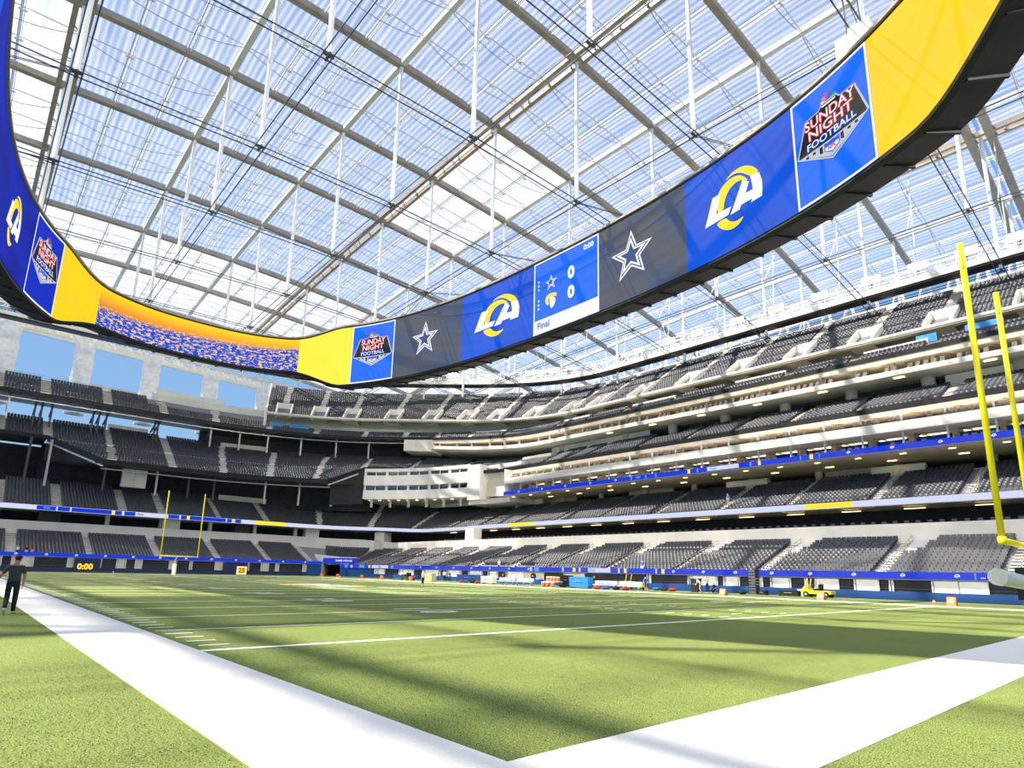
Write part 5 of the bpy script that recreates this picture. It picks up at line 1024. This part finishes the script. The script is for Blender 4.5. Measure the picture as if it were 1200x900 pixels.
b = MB(); b.box((-0.5, -1.3, 0.62), (0.5, 1.3, 0.68), M_wpad); tb = empty('drinks_table', (54.6, yc, 0)); tag(tb, 'white folding table holding orange drink coolers', 'table'); b.build('tabletop', tb)
for sx in (-1, 1):
    for sy in (-1, 1): b = MB(); b.bar((sx*0.42, sy*1.2, 0), (sx*0.42, sy*1.2, 0.62), 0.05, M_dsteel); b.build('leg', tb)
for k, (dy, z) in enumerate(((-0.9, 0.68), (-0.3, 0.68), (0.3, 0.68), (0.9, 0.68))): cooler(54.6, yc+dy, z, 'orange drink cooler standing on the folding table')
for dy in (-0.8, 0.1, 0.9): cooler(53.7, yc+dy, 0, 'orange drink cooler on the turf before the folding table')
def case(px0, px1, x, h, dp, m, name, label, cat, wheels=False):
    y1, y0 = atx(px0, 688, x)[1], atx(px1, 688, x)[1]; r = empty(name, (x, (y0+y1)/2, 0)); tag(r, label, cat); w_ = abs(y1-y0)/2
    z0 = 0.1 if wheels else 0.0
    b = MB(); b.box((-dp/2, -w_, z0), (dp/2, w_, h*0.86), m); b.build('body', r); b = MB(); b.box((-dp/2-0.02, -w_-0.02, h*0.86), (dp/2+0.02, w_+0.02, h), m); b.build('lid', r)
    b = MB(); b.bar((-dp/2-0.05, -w_*0.4, h*0.6), (-dp/2-0.05, w_*0.4, h*0.6), 0.05, M_rail); b.build('handle', r)
    for sy in (-1, 1):
        b = MB(); b.bar((-dp/2+0.1, sy*w_*0.85, 0.05), (dp/2-0.1, sy*w_*0.85, 0.05), 0.1, M_dsteel, n=8); b.build('caster', r)
    return r
case(661, 669, 56.0, 1.5, 0.9, M_black, 'equipment_crate', 'tall black equipment crate between coolers and blue chest', 'crate', True); case(670, 692, 55.0, 1.35, 1.0, M_chest, 'equipment_chest', 'large blue equipment chest behind the white benches', 'chest', True)
case(936, 942, 61.6, 0.7, 0.6, M_wpad, 'storage_bin', 'small white storage bin near the yellow cart', 'bin'); case(914, 936, 60.5, 0.55, 0.8, M_black, 'gear_case', 'low black gear case beside the speaker tower', 'case'); case(890.5, 898, 60.0, 0.45, 0.8, M_black, 'gear_case', 'short black gear case against the speaker tower', 'case'); case(500, 508, 57, 1.2, 1, mat('cardboard', (0.6, 0.42, 0.22), 0.7, noise=0.1), 'cardboard_box', 'tan cardboard box beside the sideline cart', 'box'); case(566, 579, 57, 1.1, 0.9, M_concl, 'supply_cabinet', 'pale supply cabinet near the benches', 'cabinet', True)
case(536, 568, 62.2, 1.2, 0.5, M_blue, 'pad_block', 'long blue padded block against the sideline wall', 'pad')
yt = atx(884, 690, 60)[1]; sp_ = empty('speaker_tower', (60, yt, 0)); tag(sp_, 'tall black loudspeaker tower on the sideline', 'speaker')
for k in range(8):
    b = MB(); b.box((-0.4, -0.42, 0.12+k*0.31), (0.4, 0.42, 0.40+k*0.31), M_black); q = b.build('speaker_box', sp_); b = MB(); b.box((-0.43, -0.36, 0.16+k*0.31), (-0.4, 0.36, 0.36+k*0.31), M_dsteel); b.build('grille', q)
b = MB(); b.box((-0.5, -0.5, 0), (0.5, 0.5, 0.12), M_dsteel); b.build('base', sp_)
# fans
for px_, z in ((635-10, 1.25), (590, 1.3), (697, 1.35)):
    P = atx(px_, 672, 61.5); r = empty('sideline_fan', (61.5, P[1], 0)); tag(r, 'round black misting fan on a stand by the sideline wall', 'fan', 'sideline misting fans')
    b = MB(); b.bar((0, 0, 0), (0, 0, z), 0.07, M_dsteel, n=8); b.build('stand', r); b = MB(); b.bar((-0.12, 0, z), (0.12, 0, z), 0.95, M_black, n=20); b.build('fan_housing', r); b = MB(); b.bar((-0.15, 0, z), (-0.12, 0, z), 0.3, M_rail, n=12); b.build('hub', r)
def cart(px_, x, m, label):
    y = atx(px_, 694, x)[1]; r = empty('utility_cart', (x, y, 0)); tag(r, label, 'cart')
    b = MB(); b.box((-0.6, -1.4, 0.32), (0.6, 1.4, 0.62), m); b.build('bed', r); b = MB(); b.add([(-0.6, 0.7, 0.62), (0.6, 0.7, 0.62), (0.6, 1.4, 0.62), (-0.6, 1.4, 0.62), (-0.6, 0.9, 1.0), (0.6, 0.9, 1.0), (0.6, 1.15, 1.0), (-0.6, 1.15, 1.0)], [(0, 1, 5, 4), (1, 2, 6, 5), (2, 3, 7, 6), (3, 0, 4, 7), (4, 5, 6, 7)], m); b.build('front_cowl', r)
    b = MB(); b.box((-0.5, -0.25, 0.62), (0.5, 0.25, 0.82), M_black); b.box((-0.5, -0.35, 0.8), (0.5, -0.22, 1.25), M_black); b.build('seat', r); b = MB(); b.bar((0, 0.95, 0.95), (0, 0.45, 1.25), 0.06, M_dsteel); b.build('steering_column', r)
    b = MB(); b.bar((-0.5, 1.0, 1.0), (-0.5, 0.8, 1.8), 0.06, m); b.bar((0.5, 1.0, 1.0), (0.5, 0.8, 1.8), 0.06, m); b.build('roll_bar', r)
    for sx in (-1, 1):
        for yy in (-0.95, 0.95): b = MB(); b.bar((sx*0.5, yy, 0.28), (sx*0.68, yy, 0.28), 0.56, M_black, n=14); q = b.build('wheel', r); b = MB(); b.bar((sx*0.68, yy, 0.28), (sx*0.70, yy, 0.28), 0.25, M_rail, n=10); b.build('hub', q)
cart(959, 60.2, M_yel, 'small yellow utility cart with a driver on the sideline'); cart(477, 56, mat('cart_green', (0.05, 0.12, 0.08), 0.5), 'dark green utility cart on the sideline near the corner'); cart(744, 58.2, mat('lift_yellow', (0.75, 0.68, 0.05), 0.45), 'yellow-framed equipment cart behind the benches')
# ------------------------------------------------------------------ PEOPLE
M_skin = mat('skin', (0.42, 0.24, 0.15), 0.55, noise=0.06, nscale=12); M_skin2 = mat('skin_light', (0.62, 0.40, 0.28), 0.55, noise=0.06, nscale=12); M_hair = mat('hair', (0.02, 0.014, 0.01), 0.6)
def cloth(name, col): return mat(name, col, 0.8, noise=0.18, nscale=9, bump=0.25, bscale=22)
M_tee, M_jean = cloth('charcoal_tee', (0.045, 0.045, 0.05)), cloth('dark_jeans', (0.012, 0.014, 0.022))
M_shirtw, M_shirtb, M_short, M_tan = cloth('white_shirt', (0.75, 0.75, 0.75)), cloth('blue_shirt', (0.02, 0.12, 0.62)), cloth('black_shorts', (0.015, 0.015, 0.018)), cloth('tan_shirt', (0.5, 0.38, 0.26)); M_shirty = cloth('yellow_vest', (0.8, 0.75, 0.05)); M_shirtk = cloth('black_shirt', (0.02, 0.02, 0.022))
M_shoe = mat('shoe', (0.02, 0.02, 0.022), 0.6); M_sole = mat('sole', (0.75, 0.74, 0.72), 0.6)
POSES = {  # joint positions, figure faces +y, standing 1.78 m
 'stand': dict(pel=(0,0,.96), wai=(0,0,1.12), che=(0,.005,1.33), nek=(0,.0,1.50), hd0=(0,.015,1.57), hd1=(0,.02,1.665), hd2=(0,.012,1.74), shL=(-.185,0,1.43), elL=(-.24,-.03,1.16), wrL=(-.24,.05,.92), shR=(.185,0,1.43), elR=(.24,-.03,1.16), wrR=(.24,.05,.92),
    hiL=(-.095,0,.90), knL=(-.11,.02,.50), anL=(-.12,-.02,.09), toL=(-.135,.17,.045), hiR=(.095,0,.90), knR=(.11,.02,.50), anR=(.12,-.02,.09), toR=(.135,.17,.045)),
}
w_ = dict(POSES['stand']); w_.update(knL=(-.10,.03,.51), anL=(-.09,-.36,.20), toL=(-.10,-.24,.05), hiR=(.095,.02,.90), knR=(.10,.13,.50), anR=(.10,.12,.09), toR=(.12,.30,.045), elL=(-.33,-.02,1.19), wrL=(-.42,.12,1.02), elR=(.26,-.06,1.17), wrR=(.25,-.03,.91), hd1=(.01,.03,1.665), hd2=(.012,.02,1.74)); POSES['walk'] = w_
s_ = dict(POSES['stand'])
for k in ('pel','wai','che','nek','hd0','hd1','hd2','shL','shR','elL','elR'): s_[k] = (s_[k][0], s_[k][1]-.05, s_[k][2]-.44)
s_.update(hiL=(-.1,-.03,.47), hiR=(.1,-.03,.47), knL=(-.13,.40,.50), knR=(.13,.40,.50), anL=(-.14,.40,.09), anR=(.14,.40,.09), toL=(-.15,.58,.045), toR=(.15,.58,.045), wrL=(-.2,.22,.56), wrR=(.2,.22,.56)); POSES['sit'] = s_
b_ = dict(POSES['stand']); b_.update(wai=(0,.08,1.10), che=(0,.22,1.25), nek=(0,.34,1.36), hd0=(0,.39,1.40), hd1=(0,.46,1.46), hd2=(0,.50,1.52), shL=(-.185,.28,1.30), shR=(.185,.28,1.30), elL=(-.22,.36,1.04), elR=(.22,.36,1.04), wrL=(-.15,.50,.86), wrR=(.15,.50,.86), knL=(-.12,.10,.50), knR=(.12,.06,.50)); POSES['bend'] = b_
p_ = dict(POSES['stand']); p_.update(elL=(-.27,.12,1.22), elR=(.27,.12,1.22), wrL=(-.10,.32,1.48), wrR=(.10,.32,1.48)); POSES['shoot'] = p_
c_ = dict(POSES['sit'])
for k in c_: c_[k] = (c_[k][0], c_[k][1], c_[k][2]-.14 if not k.startswith(('an', 'to')) else c_[k][2])
c_.update(knL=(-.16,.32,.52), knR=(.16,.30,.40), anL=(-.14,.22,.09), anR=(.14,-.12,.12), toL=(-.15,.40,.045), toR=(.15,.05,.045)); POSES['crouch'] = c_
RAD = dict(pel=(.165,.125), wai=(.165,.12), che=(.188,.128), nek=(.058,.058), hd0=(.066,.075), hd1=(.080,.098), hd2=(.060,.072), sh=(.075,.07), el=(.047,.047), wr=(.032,.030), hi=(.098,.10), kn=(.078,.080), an=(.060,.062), to=(.045,.035))
def person(loc, rz, pose, label, top, bottom, skin=M_skin, sleeve=0.55, legs='long', cap=None, hair=M_hair, scale=1.0, detail=False, group=None):
    J = POSES[pose]; names = list(J); E_ = [('pel','wai'),('wai','che'),('che','nek'),('nek','hd0'),('hd0','hd1'),('hd1','hd2')]
    for s in 'LR': E_ += [('che','sh'+s),('sh'+s,'el'+s),('el'+s,'wr'+s),('pel','hi'+s),('hi'+s,'kn'+s),('kn'+s,'an'+s),('an'+s,'to'+s)]
    # palm
    pts = {k: np.array(v) for k, v in J.items()}; rad = {k: RAD[k] if k in RAD else RAD[k[:2]] for k in names}
    for s in 'LR':
        d = pts['wr'+s]-pts['el'+s]; d /= np.linalg.norm(d); pts['pa'+s] = pts['wr'+s]+d*0.085; rad['pa'+s] = (.040,.022); E_.append(('wr'+s, 'pa'+s)); names.append('pa'+s)
    me = bpy.data.meshes.new('p'); idx = {k: i for i, k in enumerate(names)}; me.from_pydata([tuple(pts[k]) for k in names], [(idx[a], idx[c]) for a, c in E_], [])
    o = bpy.data.objects.new('person', me); COL.objects.link(o); md = o.modifiers.new('s', 'SKIN'); md.use_smooth_shade = True
    for k in names: sv = me.skin_vertices[0].data[idx[k]]; sv.radius = rad[k]; sv.use_root = (k == 'pel')
    ss = o.modifiers.new('u', 'SUBSURF'); ss.levels = 2 if detail else 1
    dg = bpy.context.evaluated_depsgraph_get(); dg.update(); m2 = bpy.data.meshes.new_from_object(o.evaluated_get(dg)); o.modifiers.clear(); o.data = m2; bpy.data.meshes.remove(me)
    V = [np.array(v.co) for v in m2.vertices]; F = [list(p.vertices) for p in m2.polygons]
    b = MB(); mats_ = [skin, top, bottom, M_shoe, hair]; 
    for m in mats_: b.mi(m)
    seg = [(a, c, pts[a], pts[c]) for a, c in E_]
    def cls(p):
        best = None
        for a, c, A_, B_ in seg:
            ab = B_-A_; t = max(0, min(1, (p-A_)@ab/(ab@ab+1e-9))); q = A_+ab*t; dd_ = np.linalg.norm(p-q)/(0.6*rad[a][0]+0.4*rad[c][0])
            if best is None or dd_ < best[0]: best = (dd_, a, c, t)
        _, a, c, t = best
        if a in ('pel', 'wai') and c in ('wai', 'che'): return 2 if (a == 'pel' and t < 0.18) else 1
        if a == 'che': return 1 if c != 'nek' or t < 0.88 else 0
        if a.startswith('sh'): return 1 if t < sleeve*1.4 else 0
        if a.startswith('el') or a.startswith('wr'): return 1 if sleeve > 1 and a.startswith('el') else 0
        if a == 'pel': return 2
        if a.startswith('hi'): return 2
        if a.startswith('kn'): return (2 if legs == 'long' else 0) if t < 0.9 else (2 if legs == 'long' else 3)
        if a.startswith('an'): return 3
        if a in ('hd0', 'hd1', 'nek'):
            return 4 if (p[2] > pts['hd1'][2]+0.02 or (p[1] < pts['hd1'][1]-0.035 and p[2] > pts['hd0'][2]+0.03)) else 0
        return 0
    b.v = [tuple(v) for v in V]; b.f = F; b.m = [cls(sum(V[i] for i in f)/len(f)) for f in F]
    if True:                                      # fingers and thumb, ears, nose, eyes, mouth
        for s, sg in (('L', -1), ('R', 1)):
            d = pts['pa'+s]-pts['wr'+s]; d /= np.linalg.norm(d); side = np.cross(d, np.array([sg*1.0, 0, 0])); side = side/np.linalg.norm(side) if np.linalg.norm(side) > 0.1 else np.array([0, 1.0, 0]); cur = np.array([-sg*1.0, 0, 0]); fw_ = side if side[1] > 0 else -side
            for k, L_ in enumerate((0.062, 0.074, 0.070, 0.054)):
                r0 = pts['pa'+s]+fw_*(0.030-0.020*k); m1_ = r0+d*L_*0.55+cur*0.008; t1 = m1_+d*L_*0.42+cur*0.025; b.bar(r0-d*0.02, m1_, 0.019, skin, n=6); b.bar(m1_-d*0.003, t1, 0.016, skin, n=6)
            r0 = pts['wr'+s]+d*0.03+fw_*0.028; m1_ = r0+fw_*0.028+d*0.03; t1 = m1_+d*0.035+cur*0.012; b.bar(r0, m1_, 0.022, skin, n=6); b.bar(m1_, t1, 0.018, skin, n=6)
        h = pts['hd1']
        def ell(c, r, m, n=6):
            vs = []; fs = []
            for i in range(n+1):
                for j_ in range(n): th = PI*i/n; ph = 2*PI*j_/n; vs.append((c[0]+r[0]*math.sin(th)*math.cos(ph), c[1]+r[1]*math.sin(th)*math.sin(ph), c[2]+r[2]*math.cos(th)))
            for i in range(n):
                for j_ in range(n): fs.append((i*n+j_, i*n+(j_+1) % n, (i+1)*n+(j_+1) % n, (i+1)*n+j_))
            b.add(vs, fs, m)
        for sg in (-1, 1): ell(h+np.array([sg*.080, -.005, -.01]), (.012, .022, .032), skin); ell(h+np.array([sg*.030, .082, .005]), (.012, .008, .008), M_sole); ell(h+np.array([sg*.030, .088, .005]), (.005, .004, .005), M_hair)
        ell(h+np.array([0, .096, -.025]), (.013, .018, .024), skin); ell(h+np.array([0, .080, -.065]), (.022, .010, .006), mat('lips', (0.4, 0.16, 0.13), 0.5))
    m3 = b.mesh('person'); m3.polygons.foreach_set('use_smooth', [True]*len(m3.polygons)); o.data = m3; bpy.data.meshes.remove(m2)
    o.location = loc; o.rotation_euler = (0, 0, rz); o.scale = (scale,)*3; tag(o, label, 'person', group)
    for s in 'LR':                                # shoe soles
        a_, t_ = pts['an'+s], pts['to'+s]; d = t_-a_; q = MB(); dn = d/np.linalg.norm(d); heel = a_-dn*np.array([1, 1, 0.3])*0.07; dz = np.array([0, 0, -.055 if pose != 'walk' or s == 'R' else -.03]); q.bar(heel+dz+np.array([0, 0, 0.02 if s == 'R' or pose != 'walk' else 0]), t_+dn*0.06+np.array([0, 0, -.03]), 0.095, M_sole, 0.03); q.build('shoe_sole', o)
    if cap:
        h = pts['hd2']; q = MB(); q.lathe([(.100, -.045), (.101, -.01), (.085, .035), (.045, .062), (.008, .070)], cap, 14, tuple(h)); q.add([tuple(h+np.array(v)) for v in ((-.075, .055, -.035), (.075, .055, -.035), (.055, .165, -.05), (-.055, .165, -.05), (-.075, .055, -.045), (.075, .055, -.045), (.055, .165, -.06), (-.055, .165, -.06))], [(0, 1, 2, 3), (7, 6, 5, 4), (0, 3, 7, 4), (1, 5, 6, 2), (2, 6, 7, 3)], cap); q.build('cap', o, True)
    return o
mp = ground(9, 719.5)
mainp = person((mp[0], mp[1], 0.0), -0.12, 'walk', 'person in charcoal t-shirt, dark jeans and cap walking away along the white border', M_tee, M_jean, cap=M_hair, detail=True, scale=1.02)
def at_sideline(px_, x): return (x, atx(px_, 688, x)[1], 0.0)
g_ = ground(495, 689.3); person((g_[0], g_[1], 0), 0.6, 'stand', 'person in white shirt and black shorts standing on the turf near the sideline', M_shirtw, M_short, M_skin2, legs='short')
person(at_sideline(757.5, 53.2), 2.0, 'bend', 'person in blue shirt leaning forward beside the white benches', M_shirtb, M_shirtb, M_skin2, legs='short')
P = T1.P(T1.gy(atx(752.5, 662, 64.4)[1]), 1.45, Z1f); person(P, PI/2, 'stand', 'person in blue shirt standing in the front row of the lower sideline seats', M_shirtb, M_shirtw, M_skin2, legs='short')
P = T1.P(T1.gy(atx(584.5, 660, 64.4)[1]), 1.45, Z1f); person(P, PI/2, 'stand', 'person in white standing in the front row by the pale platform', M_shirtw, M_shirtw, M_skin2)
person(at_sideline(513, 58), 1.0, 'stand', 'person in black beside the cardboard box', M_shirtk, M_short); person(at_sideline(520, 57.5), -0.8, 'stand', 'person in white shirt next to the person in black', M_shirtw, M_short, M_skin2); person(at_sideline(527, 56.8), 2.2, 'bend', 'person in blue shirt bending over sideline gear', M_shirtb, M_short)
person(at_sideline(821, 59), 0.4, 'bend', 'person in white shirt stooping over a black case', M_shirtw, M_tan, M_skin2, legs='short'); person(at_sideline(829, 59.2), PI/2, 'shoot', 'person in grey holding a camera up to the face', cloth('grey_shirt', (0.3, 0.3, 0.3)), M_short, M_skin2); person(at_sideline(836.5, 58.6), 1.2, 'crouch', 'person in dark clothes crouching beside the photographer', M_shirtk, M_short, M_skin2)
P = at_sideline(959, 60.2); person((P[0], P[1]-0.05, 0.36), 0.0, 'sit', 'person in white shirt seated on the yellow cart', M_shirtw, M_tan, M_skin2)
P = at_sideline(477, 56); person((P[0], P[1], 0.36), 0.0, 'sit', 'person in yellow vest seated on the green cart', M_shirty, M_short)
case(812, 820, 59.6, 1.5, 0.8, M_black, 'camera_case', 'upright black camera case beside the stooping person', 'case')
for px_, py_, top, lab in ((21, 641, M_shirtw, 'person in white standing by the end zone aisle'), (31, 644, M_shirtk, 'person in black and white standing in the front end zone row'), (38, 645, M_tan, 'person in tan sitting in the front end zone row')):
    g = T1.sig(px_, py_, 2.0); P = T1.P(g, 1.6, Z1f); person((P[0], P[1], P[2]), PI, 'stand' if 'standing' in lab else 'sit', lab, top, M_shirtw if 'black' in lab else M_short, M_skin2)
g = A2[16]+0.05; P = T2.P(g, 4.6, tuple(a+(c-a)*5/14 for a, c in zip(Z2f, Z2b))); person(P, PI/2, 'stand', 'person in blue shirt standing on a second tier aisle', M_shirtb, M_tan, M_skin2, legs='short')
# ------------------------------------------------------------------ midfield emblem
b = MB(); M_eb = mat('paint_blue', (0.03, 0.07, 0.35), 0.85, noise=0.08, nscale=20); M_ey = mat('paint_gold', (0.75, 0.45, 0.03), 0.85, noise=0.08, nscale=20)
for nm3, (c, polys) in LA.items():
    for P in polys:
        q = MB(); q.add([(24.4-(v-0.5)*14, 54.9+(u-0.5)*16, LZ+0.002) for u, v in P], [list(range(len(P)))], M_line if c == 'w' else M_ey); q.build('midfield_emblem', floor)
# ------------------------------------------------------------------ turf blades near the camera
nb = 230000; xs = rng.uniform(-9, 13, nb); ys = rng.uniform(-4, 13, nb)
ok = ~(((xs > -BW) & (xs < 0.0) & (ys > -BW)) | ((ys > -BW) & (ys < 0) & (xs > -BW))); C2 = (np.stack([xs, ys, 0*xs], 1)-CAM)@Rm.T; zz2 = np.maximum(C2[:, 2], 0.1); ppx = PCX+FPX*C2[:, 0]/zz2; ppy = PCY-FPX*C2[:, 1]/zz2
ok &= (C2[:, 2] > 1) & (ppx > -80) & (ppx < 1280) & (ppy < 960) & (rng.random(nb) < np.clip(1.4-np.hypot(xs-CAM[0], ys-CAM[1])/11, 0, 1)) & (np.abs(ys-GL) > 0.12)
xs, ys = xs[ok], ys[ok]; n = len(xs); a = rng.uniform(0, 2*PI, n); hgt = rng.uniform(0.006, 0.016, n); wv = rng.uniform(0.003, 0.006, n); lean = rng.uniform(0, 0.014, n); la = rng.uniform(0, 2*PI, n)
VV = np.zeros((n, 3, 3)); VV[:, 0] = np.stack([xs-wv*np.cos(a), ys-wv*np.sin(a), 0*xs], 1); VV[:, 1] = np.stack([xs+wv*np.cos(a), ys+wv*np.sin(a), 0*xs], 1); VV[:, 2] = np.stack([xs+lean*np.cos(la), ys+lean*np.sin(la), hgt], 1)
me = bpy.data.meshes.new('turf_blades'); me.vertices.add(3*n); me.vertices.foreach_set('co', VV.ravel().astype(np.float32)); me.loops.add(3*n); me.loops.foreach_set('vertex_index', np.arange(3*n, dtype=np.int32)); me.polygons.add(n); me.polygons.foreach_set('loop_start', np.arange(0, 3*n, 3, dtype=np.int32)); me.update(calc_edges=True); me.materials.append(M_turf)
o = bpy.data.objects.new('turf_blades', me); COL.objects.link(o); o.parent = floor; o['kind'] = 'stuff'

# ------------------------------------------------------------------ kit bags by the benches
bag_cols = [('red', (0.45, 0.03, 0.03)), ('blue', (0.02, 0.08, 0.35)), ('black', (0.02, 0.02, 0.022))]
for i, px_ in enumerate((540, 546, 553, 560, 640, 658, 700, 710, 722, 733, 769, 778, 788, 846, 870)):
    nm4, c4 = bag_cols[i % 3]; x = 54.0 if 690 < px_ < 740 else 56.6 if px_ < 690 else 58.8; y = atx(px_, 690, x)[1]; r = empty('kit_bag', (x, y, 0), 0.3*(i % 5)); tag(r, '%s kit bag lying on the turf along the far sideline' % nm4, 'bag', '%s kit bags on the sideline' % nm4)
    b = MB(); prof = [(0.02, -0.42), (0.17, -0.40), (0.2, -0.2), (0.2, 0.2), (0.17, 0.40), (0.02, 0.42)]; vs = []; n = 8
    b.grid([[(rr_*math.cos(2*PI*k/n), yy, 0.19+0.95*rr_*math.sin(2*PI*k/n)) for k in range(n+1)] for rr_, yy in prof], cloth('bag_'+nm4, c4)); b.build('body', r, True)
    b = MB(); b.poly([(-0.05, -0.15, 0.37), (-0.05, -0.1, 0.47), (-0.05, 0.1, 0.47), (-0.05, 0.15, 0.37)], 0.035, M_black); b.build('handle', r)
